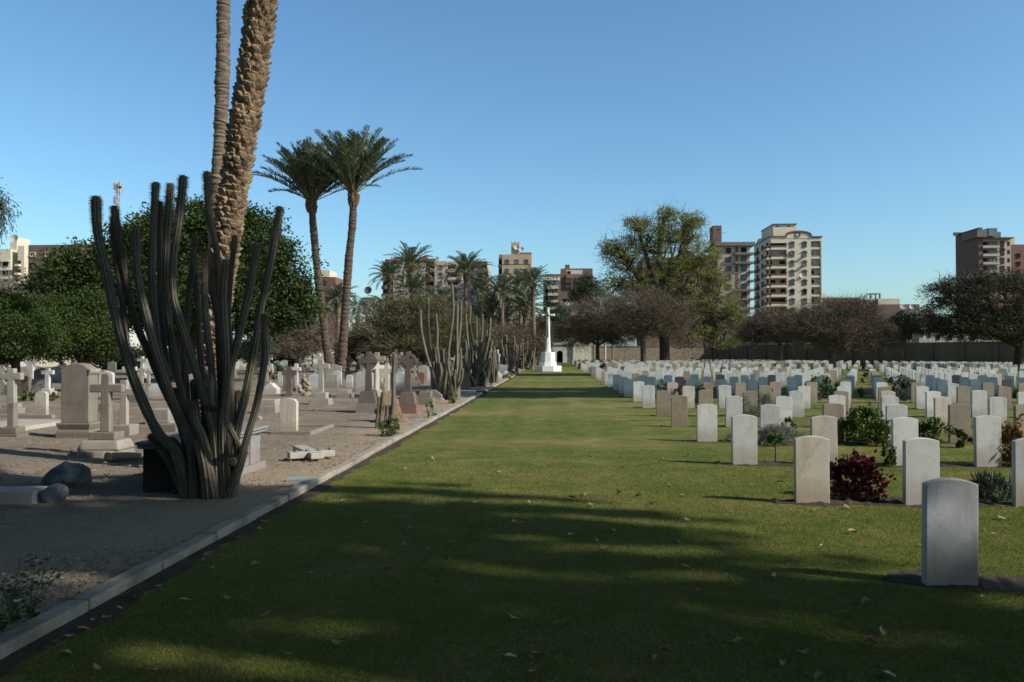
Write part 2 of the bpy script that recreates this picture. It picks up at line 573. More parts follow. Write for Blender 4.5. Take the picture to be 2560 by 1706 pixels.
def lawn_mat():
    t = NT('mown_grass')
    v = t.coords()
    big = t.noise(t.coords('Object', (.33, .55, 1)), .55, 5, .6, dist=.4)
    mid = t.noise(t.coords('Object', (.6, 1.0, 1)), 1.6, 5, .62)
    band = t.noise(t.coords('Object', (.05, 1, 1)), .42, 2, .5)
    fine = t.noise(t.coords('Object', (1, .55, 1)), 55, 4, .8)
    fib = t.noise(v, 190, 3, .8)
    c = t.mix(t.rampf(mid, .3, .7), (.090, .130, .017), (.150, .170, .034))
    brk = t.noise(t.coords('Object', (.8, 1, 1)), 5.5, 4, .7)
    f = t.math('ADD', t.math('ADD', t.math('MULTIPLY', big, .48), t.math('MULTIPLY', band, .30)), t.math('MULTIPLY', brk, .22))
    c = t.mix(t.rampf(f, .47, .60), c, (.235, .20, .065))
    f2 = t.math('ADD', t.math('MULTIPLY', mid, .5), t.math('MULTIPLY', big, .5))
    c = t.mix(t.math('MULTIPLY', t.rampf(f2, .52, .64), .6), c, (.33, .262, .13))
    mot = t.noise(t.coords('Object', (1, .8, 1)), 3.2, 5, .72, dist=.6)
    c = t.mix(t.math('MULTIPLY', t.rampf(mot, .50, .64), .55), c, (.255, .205, .085))
    c = t.mix(t.math('MULTIPLY', t.rampf(mot, .46, .34), .5), c, (.058, .10, .012))
    sx = t.n('ShaderNodeSeparateXYZ')
    t.l(v, sx.inputs[0])
    ph = t.math('ADD', t.math('MULTIPLY', sx.outputs[0], 5.4), t.math('MULTIPLY', mid, 2.2))
    stripe = t.rampf(t.math('SINE', ph), -.5, .5)
    c = t.mix(t.math('MULTIPLY', stripe, .5), c, t.mix(1.0, c, (.80, .86, .74), 'MULTIPLY'))
    g = t.math('ADD', t.math('MULTIPLY', fine, .6), t.math('MULTIPLY', fib, .4))
    c = t.mix(t.rampf(g, .36, .62), t.mix(1.0, c, (.42, .46, .45), 'MULTIPLY'), t.mix(1.0, c, (1.2, 1.2, 1.15), 'MULTIPLY'))
    t.l(c, t.b.inputs['Base Color'])
    t.b.inputs['Roughness'].default_value = .85
    t.b.inputs['Specular IOR Level'].default_value = .15
    t.bump(g, .9, .03)
    return t.m


M['lawn'] = lawn_mat()


def gravel_mat():
    t = NT('sandy_gravel')
    v = t.coords()
    big = t.noise(v, .5, 6, .65, dist=.5)
    mid = t.noise(v, 3.0, 6, .7)
    vo = t.n('ShaderNodeTexVoronoi')
    vo.inputs['Scale'].default_value = 28
    t.l(v, vo.inputs['Vector'])
    fine = t.noise(v, 60, 4, .8)
    c = t.mix(t.rampf(big, .38, .62), (.36, .305, .235), (.245, .20, .152))
    c = t.mix(t.math('MULTIPLY', t.rampf(mid, .5, .66), .6), c, (.17, .12, .09))
    hs = t.n('ShaderNodeSeparateColor')
    t.l(vo.outputs['Color'], hs.inputs[0])
    peb = t.rampf(vo.outputs['Distance'], .42, .22)
    peb = t.math('MULTIPLY', peb, t.rampf(hs.outputs[0], .45, .55))
    c = t.mix(t.math('MULTIPLY', peb, .75), c, t.mix(hs.outputs[1], (.42, .35, .27), (.22, .16, .12)))
    c = t.mix(t.rampf(fine, .36, .6), t.mix(1.0, c, (.45, .42, .40), 'MULTIPLY'), c)
    # paler, yellower grit strip beside the kerb
    sx = t.n('ShaderNodeSeparateXYZ')
    t.l(v, sx.inputs[0])
    e = t.math('ADD', sx.outputs[0], t.math('MULTIPLY', big, 1.6))
    c = t.mix(t.math('MULTIPLY', t.rampf(e, -4.3, -2.6), .55), c, (.46, .37, .255))
    t.l(c, t.b.inputs['Base Color'])
    t.b.inputs['Roughness'].default_value = .95
    t.b.inputs['Specular IOR Level'].default_value = .15
    t.bump(t.math('ADD', t.math('ADD', fine, peb), t.math('MULTIPLY', mid, 1.5)), .8, .025)
    return t.m


M['gravel'] = gravel_mat()
M['dust'] = basic('dusty_ground', (.24, .19, .14), (.18, .14, .10), .2, .95, .3, 4, .05)
M['pebble'] = basic('loose_pebbles', (.36, .29, .22), (.2, .15, .11), 9, .95, 0)
M['blade'] = leaf_mat('grass_blade', (.09, .14, .015), (.155, .185, .032), (.26, .215, .09), .2, .7, .5, .24)
# ------------------------------------------------------------------ light, sky
SUN_EL = math.radians(35)
SUN_AZ = math.radians(20)        # degrees behind the +X axis, towards the camera side
sdir = Vector((math.cos(SUN_EL) * math.cos(SUN_AZ), -math.cos(SUN_EL) * math.sin(SUN_AZ), math.sin(SUN_EL)))
sun_d = bpy.data.lights.new('sun', 'SUN')
sun_d.energy = 5.0
sun_d.angle = math.radians(.53)
sun_d.color = (1.0, .945, .855)
sun = bpy.data.objects.new('sun', sun_d)
sun.rotation_euler = (-sdir).to_track_quat('-Z', 'Y').to_euler()
sun.location = (20, -10, 30)
COL.objects.link(sun)

world = bpy.data.worlds.new('World')
scene.world = world
world.use_nodes = True
wt = world.node_tree
bg = wt.nodes['Background']
sky = wt.nodes.new('ShaderNodeTexSky')
sky.sky_type = 'NISHITA'
sky.sun_disc = False
sky.sun_elevation = SUN_EL
sky.sun_rotation = math.atan2(sdir.x, sdir.y)
sky.altitude = 100
sky.air_density = 1.0
sky.dust_density = 1.4
sky.ozone_density = 2.0
hs = wt.nodes.new('ShaderNodeHueSaturation')
hs.inputs['Saturation'].default_value = 1.07
wt.links.new(sky.outputs[0], hs.inputs['Color'])
tn = wt.nodes.new('ShaderNodeMix')
tn.data_type = 'RGBA'
tn.blend_type = 'MULTIPLY'
tn.inputs[0].default_value = 1.0
tn.inputs[7].default_value = (.78, 1.0, 1.04, 1)
wt.links.new(hs.outputs[0], tn.inputs[6])
tc_ = wt.nodes.new('ShaderNodeTexCoord')
sp_ = wt.nodes.new('ShaderNodeSeparateXYZ')
wt.links.new(tc_.outputs['Generated'], sp_.inputs[0])
mr_ = wt.nodes.new('ShaderNodeMapRange')        # dims the sky overhead to darken the shade
mr_.inputs[1].default_value = .43
mr_.inputs[2].default_value = .8
mr_.inputs[3].default_value = 1.0
mr_.inputs[4].default_value = .12
wt.links.new(sp_.outputs[2], mr_.inputs[0])
vm_ = wt.nodes.new('ShaderNodeVectorMath')
vm_.operation = 'SCALE'
wt.links.new(tn.outputs[2], vm_.inputs[0])
wt.links.new(mr_.outputs[0], vm_.inputs['Scale'])
wt.links.new(vm_.outputs[0], bg.inputs[0])
bg.inputs[1].default_value = .15
scene.view_settings.view_transform = 'Standard'
scene.view_settings.look = 'None'
scene.view_settings.exposure = .16
scene.cycles.max_bounces = 5
scene.cycles.diffuse_bounces = 3
scene.cycles.transparent_max_bounces = 4
scene.cycles.use_denoising = True
scene.cycles.filter_width = 1.6

# ------------------------------------------------------------------ ground sheets
KX1 = -3.05      # lawn-side foot of the kerb
KX0 = -3.195
KH = .085
b = MB()
b.raw([(-900, -300, -.03), (900, -300, -.03), (900, 1500, -.03), (-900, 1500, -.03)], [[0, 1, 2, 3]])
tag(b.build('ground', M['dust']), kind='structure')


def sheet(name, mat, x0, x1, y0, y1, z, nx, ny, amp=0.0, seed=0, ypow=1.0):
    xs = np.linspace(x0, x1, nx)
    ys = y0 + (y1 - y0) * np.linspace(0, 1, ny) ** ypow
    X, Y = np.meshgrid(xs, ys)
    R = np.random.default_rng(seed)
    Z = np.full(X.shape, float(z))
    if amp:
        for k in range(14):
            f = R.uniform(.3, 3.2)
            a = R.uniform(0, 2 * PI)
            Z += amp / 5 * np.sin((X * math.cos(a) + Y * math.sin(a)) * f + R.uniform(0, 6)) / math.sqrt(f)
    v = np.stack([X, Y, Z], -1).reshape(-1, 3)
    i, j = np.meshgrid(np.arange(nx - 1), np.arange(ny - 1))
    k = (j * nx + i).reshape(-1)
    b = MB()
    b.raw(v, [np.c_[k, k + 1, k + nx + 1, k + nx]], 0, True)
    return tag(b.build(name, mat), kind='structure')


sheet('lawn', M['lawn'], KX1 - .05, 120, -30, 152, 0.0, 3, 3)
sheet('gravel_ground', M['gravel'], -110, KX0 + .05, -10, 130, .03, 260, 300, .028, 3, 1.7)
# dark earth strip between kerb and lawn, ragged towards the grass
ys = np.r_[np.arange(0, 30, .12), np.arange(30, 64, .5)]
w = .15 + .05 * np.sin(ys * 2.1) * np.sin(ys * .7 + 1) + rng.normal(0, .018, len(ys)) + .03 * np.sin(ys * 5.3)
b = MB()
v = np.concatenate([np.c_[np.full(len(ys), KX1 - .03), ys, np.full(len(ys), .012)], np.c_[KX1 + w * .6, ys, .010 + rng.normal(0, .003, len(ys))],
                    np.c_[KX1 + w, ys, np.full(len(ys), .004)]])
n = len(ys)
i = np.arange(n - 1)
b.raw(v, [np.c_[i, n + i, n + i + 1, i + 1], np.c_[n + i, 2 * n + i, 2 * n + i + 1, n + i + 1]], 0, False)
tag(b.build('soil_strip', M['soil']), kind='structure')

# kerb of separate concrete lengths
b = MB()
y = 1.2
k = 0
while y < 62:
    L = .98
    jx, jz = rnd.uniform(-.011, .011), rnd.uniform(-.012, .010)
    if abs(y - 33.5) > .6:
        b.box(KX0 + jx, KX1 + jx, y, y + L - .012, -.05, KH + jz)
    y += L
for x in np.arange(-3.3, -18, -1.0):
    b.box(x - .98, x, 70.4, 70.56, -.05, KH)
tag(b.build('kerb', M['kerb'], bevel=.018), kind='structure')
b = MB()
b.tube([(-3.34, 33.5, .05), (-2.9, 33.55, .05)], .085, 12)
tag(b.build('drain_pipe', M['darkgran']), 'short dark pipe stub breaking the line of the kerb', 'pipe')

# ------------------------------------------------------------------ headstone field
ROW0, DROW = 6.05, 3.16
COL0, DCOL = 2.90, 1.19


def stone_mesh(name, seed, hw=.19, h=.745, arch=.035, t=.075):
    R = random.Random(seed)
    prof = [(-hw, -.12), (hw, -.12), (hw, h)]
    for k in range(1, 10):
        a = k / 10
        x = hw - 2 * hw * a
        prof.append((x, h + arch * (1 - (x / hw) ** 2)))
    prof.append((-hw, h))
    b = MB()
    b.prism(prof, -t / 2, t / 2)
    me = b.mesh(name, [M['marble']], .007)
    return me


stone_meshes = [stone_mesh('headstone', 1), stone_mesh('headstone', 2, .19, .755, .03), stone_mesh('headstone', 3, .187, .735, .038)]

KNOWN = {0: 'g', 1: 'cmm', 2: 'mcmm', 3: 'mmtmtt', 4: 'tmmmmcmm', 5: 'tttmtcmmmtm', 6: 'mcmtmmtmttmt', 7: 'mcttttmmtmttm',
         8: 'mmmmmtmmmtmmtm', 9: 'mmtmmmmmtmtmmmm', 10: 'gmmmtmtmmmtmmtmmt'}
CW = {'m': 'white', 't': 'tan', 'c': 'cream', 'g': 'grey'}
CM = {'m': 'marble', 't': 'tanst', 'c': 'creamst', 'g': 'greyst'}
cells = []
for r in range(0, 43):
    Y = ROW0 + r * DROW
    if 63.5 < Y < 74 and True:
        continue
    lim = min(.615 * Y + .1, 56.0)
    k = 0
    while COL0 + k * DCOL - .25 < lim:
        cells.append((r, k, COL0 + k * DCOL, Y))
        k += 1
front = [c for c in cells if c[0] <= 17][:300]
back = [c for c in cells if c not in set(front)]
srnd = random.Random(5)
gap = {(8, 5), (11, 3), (13, 9)}
used_front = []
for (r, k, X, Y) in front:
    if (r, k) in gap:
        continue
    code = KNOWN.get(r, '')
    c = code[k] if k < len(code) else srnd.choice('mmmmmmtttcmg' if r < 13 else 'mmmmmmmttc')
    o = bpy.data.objects.new('headstone', srnd.choice(stone_meshes))
    COL.objects.link(o)
    o.material_slots[0].link = 'OBJECT'
    o.material_slots[0].material = M[CM[c]]
    js = 1.0 if r < 4 else 1.6
    o.location = (X + srnd.uniform(-.02, .02) * js, Y + srnd.uniform(-.03, .03), srnd.uniform(-.02, .015))
    o.rotation_euler = (srnd.uniform(-.025, .025), srnd.uniform(-.012, .012), srnd.uniform(-.05, .05))
    o.scale = (1, 1, (1 - .085 * min(max(r - 1, 0) / 4, 1)) * srnd.uniform(.985, 1.015))
    if (r, k) == (0, 0):
        lab = 'weathered grey headstone standing alone in the row closest to the camera'
    else:
        lab = f'{CW[c]} headstone, {ORD[k + 1]} from the lawn edge in the {ORD[r + 1]} row from the front'
    tag(o, lab, 'headstone', 'headstones in rows on the lawn')
    used_front.append((r, k, X, Y))
# the far rows, too many to count: one mass with several stone colours
b = MB()
hw, hh, ar, tt = .19, .675, .03, .08
prof = np.array([(-hw, -.05), (hw, -.05), (hw, hh), (hw * .6, hh + ar * .64), (0, hh + ar), (-hw * .6, hh + ar * .64), (-hw, hh)])
for (r, k, X, Y) in back:
    if srnd.random() < .04:
        continue
    m = srnd.choice([0, 0, 0, 0, 0, 1, 1, 2, 2, 2] if Y > 74 else [0, 0, 0, 1, 2, 2])
    jx, jy = srnd.uniform(-.05, .05), srnd.uniform(-.05, .05)
    n = len(prof)
    v = np.r_[np.c_[X + jx + prof[:, 0], np.full(n, Y + jy - tt / 2), prof[:, 1]], np.c_[X + jx + prof[:, 0], np.full(n, Y + jy + tt / 2), prof[:, 1]]]
    i = np.arange(n)
    j = (i + 1) % n
    b.raw(v, [list(range(n)), np.c_[i, n + i, n + j, j]], m)
o = b.build('far_headstones', [M['marble'], M['creamst'], M['tanst']])
tag(o, 'mass of small distant headstones filling the rows before the far wall', 'headstones', kind='stuff')

# earth beds under the rows of headstones
b = MB()
for r in range(0, 19):
    Y = ROW0 + r * DROW
    x1 = min(.66 * Y + .4, 40)
    xs = np.arange(COL0 - .46, x1, .07)
    n = len(xs)
    if n < 2:
        continue
    ya = Y - .10 + rng.normal(0, .025, n) - .045 * np.sin(xs * 4.6 + r) - .02 * np.sin(xs * 11)
    yb = Y + .34 + rng.normal(0, .03, n) + .09 * np.sin(xs * 3.1 + 2 * r)
    tp_ = np.clip((xs - xs[0]) / .38, 0, 1) ** .6
    mid_ = Y + .08
    ya = mid_ + (ya - mid_) * tp_
    yb = mid_ + (yb - mid_) * tp_
    z = .005
    v = np.r_[np.c_[xs, ya, np.full(n, z)], np.c_[xs, (ya + yb) / 2, .022 + rng.normal(0, .011, n)], np.c_[xs, yb, np.full(n, z)]]
    i = np.arange(n - 1)
    b.raw(v, [np.c_[i, i + 1, n + i + 1, n + i], np.c_[n + i, n + i + 1, 2 * n + i + 1, 2 * n + i]], 0)
tag(b.build('soil_bed', M['soil']), kind='structure')


# grass blades where the lawn is close enough to see them
def blades(x0f, x1f, y0, y1, dens, hgt, skip=None):
    out = []
    yy = y0
    while yy < y1:
        dy = .25
        xa, xb = x0f(yy), x1f(yy)
        m = int(dens * (6.0 / max(yy, 5)) ** 1.6 * (xb - xa) * dy)
        p = np.c_[rng.uniform(xa, xb, m), rng.uniform(yy, yy + dy, m), np.zeros(m)]
        out.append(p)
        yy += dy
    return np.concatenate(out)


p = blades(lambda y: max(KX1 + .13, -.72 * y), lambda y: .64 * y + .2, 3.6, 15, 9000, .03)
edge = KX1 + .19 + .05 * np.sin(p[:, 1] * 2.1) * np.sin(p[:, 1] * .7 + 1)
keep = rng.uniform(0, 1, len(p)) < np.clip((15 - p[:, 1]) / 6.5, 0, 1)
keep &= p[:, 0] > edge - .02 + rng.normal(0, .02, len(p))
for r in range(0, 5):
    Y = ROW0 + r * DROW
    x = p[:, 0]
    dy0 = p[:, 1] - Y
    keep &= ~((x > COL0 - .36) & (dy0 > -.11 + rng.normal(0, .02, len(p))) & (dy0 < .30 + .09 * np.sin(x * 3.1 + 2 * r) + rng.normal(0, .03, len(p))))
p = p[keep]
n = len(p)
sc = np.maximum(1.0, p[:, 1] / 7.0) ** .6
h = rng.uniform(.006, .017, n) * sc
w = rng.uniform(.0014, .0026, n) * sc * 1.2
a = rng.uniform(0, 2 * PI, n)
lean = rng.normal(0, .6, (n, 2)) * h[:, None]
d = np.c_[np.cos(a), np.sin(a), np.zeros(n)]
tip = p + np.c_[lean, h]
v = np.stack([p - d * w[:, None], p + d * w[:, None], tip], 1).reshape(-1, 3)
b = MB()
k = np.arange(n)[:, None] * 3
b.raw(v, [np.concatenate([k, k + 1, k + 2], 1)])
tag(b.build('grass', M['blade']), 'short mown grass of the lawn beside the kerb', 'grass', kind='stuff')

# loose pebbles and chips on the gravel
b = MB()
pp = []
yy = 3.5
while yy < 26:
    xa, xb = min(max(-.74 * yy - .3, -16), -3.6), KX0 - .03
    m = int(190 * (6.0 / yy) ** 1.0 * (xb - xa) * .5)
    q = np.c_[rng.uniform(xa, xb, m), rng.uniform(yy, yy + .5, m)]
    # more grit near the kerb
    m2 = int(130 * (6.0 / yy) ** .8)
    q = np.r_[q, np.c_[xb - np.abs(rng.normal(0, .5, m2)), rng.uniform(yy, yy + .5, m2)]]
    pp.append(q)
    yy += .5
q = np.concatenate(pp)
q = q[(q[:, 0] < KX0 - .01)]
n = len(q)
s = rng.gamma(1.6, .0056, n) * np.maximum(1, q[:, 1] / 12) ** .4 + .003
s = np.minimum(s, .03)
o6 = np.array([(1, 0, 0), (0, 1, 0), (-1, 0, 0), (0, -1, 0), (0, 0, .8), (0, 0, -.6)], float)
rot = rng.uniform(0, 2 * PI, n)
c_, s_ = np.cos(rot), np.sin(rot)
v = np.einsum('k,nc->nkc', np.ones(6), np.zeros((n, 3)))
base = o6[None] * s[:, None, None] * rng.uniform(.45, 1.5, (n, 6, 1)) * np.array([1, 1, .6])
v[:, :, 0] = base[:, :, 0] * c_[:, None] - base[:, :, 1] * s_[:, None] + q[:, None, 0]
v[:, :, 1] = base[:, :, 0] * s_[:, None] + base[:, :, 1] * c_[:, None] + q[:, None, 1]
v[:, :, 2] = base[:, :, 2] + .032 + .05 * s[:, None]
tri = np.array([(0, 1, 4), (1, 2, 4), (2, 3, 4), (3, 0, 4), (1, 0, 5), (2, 1, 5), (3, 2, 5), (0, 3, 5)])
b.raw(v.reshape(-1, 3), [(tri[None] + np.arange(n)[:, None, None] * 6).reshape(-1, 3)])
tag(b.build('pebbles', M['pebble']), 'loose pebbles and stone chips on the sandy ground', 'pebbles', kind='stuff')

# ------------------------------------------------------------------ fallen leaves
def leaf_mesh(name, seed):
    R = np.random.default_rng(seed)
    L, W = 1.0, R.uniform(.38, .6)
    nx, ny = 9, 5
    v = []
    c1, c2, tw = R.uniform(.1, .9), R.uniform(-.3, .8), R.uniform(-.6, .6)
    for i in range(nx):
        t = i / (nx - 1)
        ww = W * (math.sin(PI * min(t * 1.02, 1)) ** .8) * (1 - .25 * t) + .012
        for j in range(ny):
            s = j / (ny - 1) * 2 - 1
            x = (t - .5) * L
            y = s * ww * .5
            z = c1 * (t - .5) ** 2 * .9 + c2 * (s * ww) ** 2 * 1.6 + tw * (t - .5) * s * ww * .8 + R.normal(0, .012)
            v.append((x, y, z))
    v = np.array(v)
    v[:, 2] -= v[:, 2].min()
    f = [(i * ny + j, (i + 1) * ny + j, (i + 1) * ny + j + 1, i * ny + j + 1) for i in range(nx - 1) for j in range(ny - 1)]
    b = MB()
    b.raw(v, [np.array(f)], 0, True)
    b.tube([(.48, 0, v[-3, 2]), (.62, .02, v[-3, 2] * .6 + .02)], [.012, .008], 4)
    return b.mesh(name, [M['litter']])


leafm = [leaf_mesh('fallen_leaf', s) for s in range(7)]
Z6 = [(15, 40), (100, 22), (140, 470), (175, 385), (195, 318), (105, 347), (10, 332), (40, 272), (285, 167), (375, 50), (440, 190), (432, 243), (450, 248),
      (490, 168), (565, 30), (650, 150), (645, 290), (695, 137), (742, 22), (770, 33), (740, 314), (773, 340), (785, 305), (807, 275), (843, 35), (830, 132),
      (900, 143), (945, 172), (962, 168), (972, 380), (1017, 102), (1055, 318), (1062, 355), (1070, 140), (1083, 415), (1083, 233), (1055, 537), (1130, 503),
      (1190, 132), (1277, 700), (1330, 100), (1437, 90), (1565, 197), (1590, 336), (1655, 210), (1705, 280), (1757, 547), (1780, 700), (1820, 660),
      (1915, 402), (1968, 330), (2200, 530), (2240, 288), (2255, 225), (2270, 228), (2225, 172), (2280, 183), (415, 755), (495, 755), (520, 748), (500, 813),
      (593, 628), (432, 610), (1005, 737), (965, 760), (1430, 783), (1520, 740), (1577, 828), (1845, 828), (725, 177), (1408, 450), (1685, 185)]
Z5 = [(1560, 257), (1525, 300), (1410, 350), (1325, 400), (1222, 448), (1260, 440), (1300, 460), (1195, 485), (1248, 540), (1285, 590), (1505, 517),
      (1545, 400), (1835, 565), (1933, 567), (2270, 540), (1830, 518), (1560, 815), (1345, 718), (1085, 727), (935, 640), (740, 690), (780, 720), (800, 712),
      (865, 680), (700, 770), (600, 830), (545, 845), (500, 900), (415, 938), (335, 978), (275, 1018), (140, 1110), (570, 1130), (390, 1045), (1690, 1045),
      (1985, 980), (905, 1145), (1920, 128), (2020, 130), (2270, 60), (2320, 175), (2155, 260), (1970, 5), (640, 825), (1108, 560)]
pts = [(1000 + x / 1.508, 1150 + y / 1.508) for x, y in Z6] + [(x / 2.353, 1200 + y / 2.353) for x, y in Z5]
pts += [(1010, 1165), (1068, 1168), (1083, 1150), (1255, 1100), (1545, 1048), (1475, 1147), (1720, 1142), (1660, 1150), (1550, 1170), (1900, 1080), (2120, 1110)]
seen = set()
lr = random.Random(3)
for (px, py) in pts:
    key = (round(px / 6), round(py / 6))
    if key in seen:
        continue
    seen.add(key)
    x, y = G(px, py)
    if x < KX1 + .03:
        x = KX1 + .05
    o = bpy.data.objects.new('fallen_leaf', lr.choice(leafm))
    COL.objects.link(o)
    s = lr.uniform(.055, .105) * (1 if y < 9 else 1.2)
    o.scale = (s, s * lr.uniform(.8, 1.2), s * lr.uniform(.6, 1.2))
    o.rotation_euler = (lr.uniform(-.35, .35), lr.uniform(-.35, .35), lr.uniform(0, 6.28))
    o.location = (x, y, .022)
    o.material_slots[0].link = 'OBJECT'
    o.material_slots[0].material = lr.choice([M['litter'], M['litter'], M['litter2'], M['litter2'], M['litter3'] if lr.random() < .5 else M['litter']])
    if x < KX1 + .3:
        tag(o, 'dry curled leaf lying on the dark soil strip along the kerb', 'leaf', 'fallen leaves along the kerb')
    elif y > 9.3:
        tag(o, 'dry leaf lying on the sunlit grass beyond the tree shade', 'leaf', 'fallen leaves on the sunlit lawn')
    elif x > 2.2:
        tag(o, 'dry leaf on the grass close to the front headstones', 'leaf', 'fallen leaves by the headstones')
    elif y < 5.2:
        tag(o, 'dry leaf on the darkest grass at the bottom edge of the picture', 'leaf', 'fallen leaves at the bottom edge')
    else:
        tag(o, 'dry leaf lying on the shaded middle of the lawn', 'leaf', 'fallen leaves in the shade')
# ------------------------------------------------------------------ cross of sacrifice
X, Y = G(1370, 929.5)
Y += .9
m = Y / F
t = thing('memorial_cross', 'tall white stone cross bearing a bronze sword at the far end of the lawn', 'memorial cross', (X, Y, 0))
b = MB()
r8 = PI / 8
b.ngon(0, 0, 36 * m, 36 * m, 0, 14 * m, 8, 0, r8)
b.ngon(0, 0, 23 * m, 22.5 * m, 14 * m, 23 * m, 8, 0, r8)
b.build('step', M['portland'], t, bevel=.02)
b = MB()
b.ngon(0, 0, 19.5 * m, 18.5 * m, 23 * m, 48 * m, 8, 0, r8)
b.build('pedestal', M['portland'], t, bevel=.02)
b = MB()
b.ngon(0, 0, 8.2 * m, 6.8 * m, 48 * m, 58 * m, 8, 0, r8)
b.ngon(0, 0, 6.6 * m, 3.2 * m, 58 * m, 159 * m, 8, 0, r8)
b.ngon(0, 0, 4.4 * m, 4.4 * m, 157.4 * m, 159.6 * m, 8, 0, r8)
b.build('shaft', M['portland'], t)
b = MB()
b.box(-13.5 * m, 13.5 * m, -2.2 * m, 2.2 * m, 138.6 * m, 143.4 * m)
for s in (-1, 1):
    b.ngon(s * 14 * m, 0, 2.9 * m, 2.9 * m, 138.4 * m, 143.6 * m, 8)
b.build('cross_arm', M['portland'], t, bevel=.02)
b = MB()
b.box(-.9 * m, .9 * m, -7.0 * m, -5.0 * m, 85 * m, 141 * m)
b.box(-6.5 * m, 6.5 * m, -5.6 * m, -3.6 * m, 139.5 * m, 141.5 * m)
b.box(-.7 * m, .7 * m, -5.4 * m, -3.4 * m, 141 * m, 149 * m)
b.build('sword', M['bronze'], t)

# ------------------------------------------------------------------ old graves on the gravel


def M_tilt(rx=0, ry=0):
    return Matrix.Rotation(rx, 4, 'X') @ Matrix.Rotation(ry, 4, 'Y')


def cross_parts(t, H, W, sw, d, steps, mat, mats=None, arm=.70, armh=None, bev=.012):
    z = 0
    b = MB()
    for k, (w, dd, h) in enumerate(steps):
        tp = 0.0
        if isinstance(h, tuple):
            h, tp = h
        b.box(-w / 2, w / 2, -dd / 2, dd / 2, z - (.1 if k == 0 else 0), z + h, 0, None, tp)
        z += h
    if steps:
        b.build('plinth', mats or mat, t, bevel=bev)
    c = MB()
    ah = armh or sw
    za = z + (H - z) * arm
    w2, d2, s2 = W / 2, d / 2, sw / 2
    prof = [(-s2 * 1.12, z - .01), (s2 * 1.12, z - .01), (s2, za), (w2, za), (w2, za + ah), (s2, za + ah), (s2, H), (-s2, H), (-s2, za + ah), (-w2, za + ah), (-w2, za), (-s2, za)]
    c.prism(prof, -d2, d2)
    c.build('cross', mat, t, bevel=bev)


def tablet_prof(w, h, top):
    h2 = w / 2
    if top == 'flat':
        return [(-h2, -.1), (h2, -.1), (h2, h), (-h2, h)]
    if top == 'gable':
        return [(-h2, -.1), (h2, -.1), (h2, h - w * .16), (0, h), (-h2, h - w * .16)]
    if top == 'round':
        pr = [(-h2, -.1), (h2, -.1)]
        for k in range(13):
            a = k / 12 * PI
            pr.append((h2 * math.cos(a), h - h2 * .55 + h2 * .55 * math.sin(a)))
        return pr
    if top == 'shoulder':
        pr = [(-h2, -.1), (h2, -.1), (h2, h - w * .17), (h2 * .84, h - w * .17)]
        for k in range(9):
            a = k / 8 * PI
            pr.append((h2 * .84 * math.cos(a), h - w * .13 + w * .13 * math.sin(a)))
        pr += [(-h2 * .84, h - w * .17), (-h2, h - w * .17)]
        return pr
    if top == 'ogee':
        pr = [(-h2, -.1), (h2, -.1), (h2, h * .55)]
        for k in range(1, 12):
            a = k / 12
            x = h2 * (1 - 2 * a)
            pr.append((x, h * .55 + h * .45 * (.5 + .5 * math.cos(PI * x / h2))))
        pr.append((-h2, h * .55))
        return pr


def place(px, base, off=0.0):
    x, y = G(px, base, .03)
    return x, y + off


def tablet(name, label, px, base, top, wpx, mat, style='round', thick=.1, basepx=None, rot=0.0, cat='gravestone', group='old gravestones', tilt=0.0, z=.02):
    x, y = place(px, base)
    mm = y / F
    h, w = (base - top) * mm, wpx * mm
    t = None
    b = MB()
    if basepx is None:
        b.prism(tablet_prof(w, h, style), 0, thick, 0, M_tilt(tilt))
        o = b.build(name, mat, None, bevel=min(.012, w * .03), loc=(x, y, z), rotz=rot)
        return tag(o, label, cat, group)
    t = thing(name, label, cat, (x, y, z), rot, group)
    bh = basepx[1] * mm
    b.box(-basepx[0] * mm / 2, basepx[0] * mm / 2, -.06, thick + .08, -.1, bh)
    b.build('plinth', mat, t, bevel=.012)
    b = MB()
    pr = [(a, c + bh if c > 0 else bh - .005) for a, c in tablet_prof(w, h - bh, style)]
    b.prism(pr, 0, thick)
    b.build('tablet', mat, t, bevel=.012)
    return t


def cross(name, label, px, base, top, wpx, swpx, mat, steps=((1.9, .12),), rot=0.0, d=None, arm=.70, group='old stone crosses', armh=None, mats=None):
    """steps: (width in shaft widths, height share[, taper])"""
    x, y = place(px, base)
    mm = y / F
    H, W, sw = (base - top) * mm, wpx * mm, swpx * mm
    d = d or sw * .8
    st = []
    for s in steps:
        h = s[1] * H
        st.append((s[0] * sw, s[0] * sw * .85, (h, s[2]) if len(s) > 2 else h))
    dep = st[0][1] / 2 if st else d / 2
    t = thing(name, label, 'grave cross', (XA(px, y + dep), y + dep, .02), rot, group)
    cross_parts(t, H, W, sw, d, st, mat, mats, arm, armh, min(.014, sw * .08))
    return t


OL, OP, WW, DG, BG, RG = M['oldlime'], M['oldpale'], M['whitewash'], M['darkgran'], M['brngran'], M['redgran']

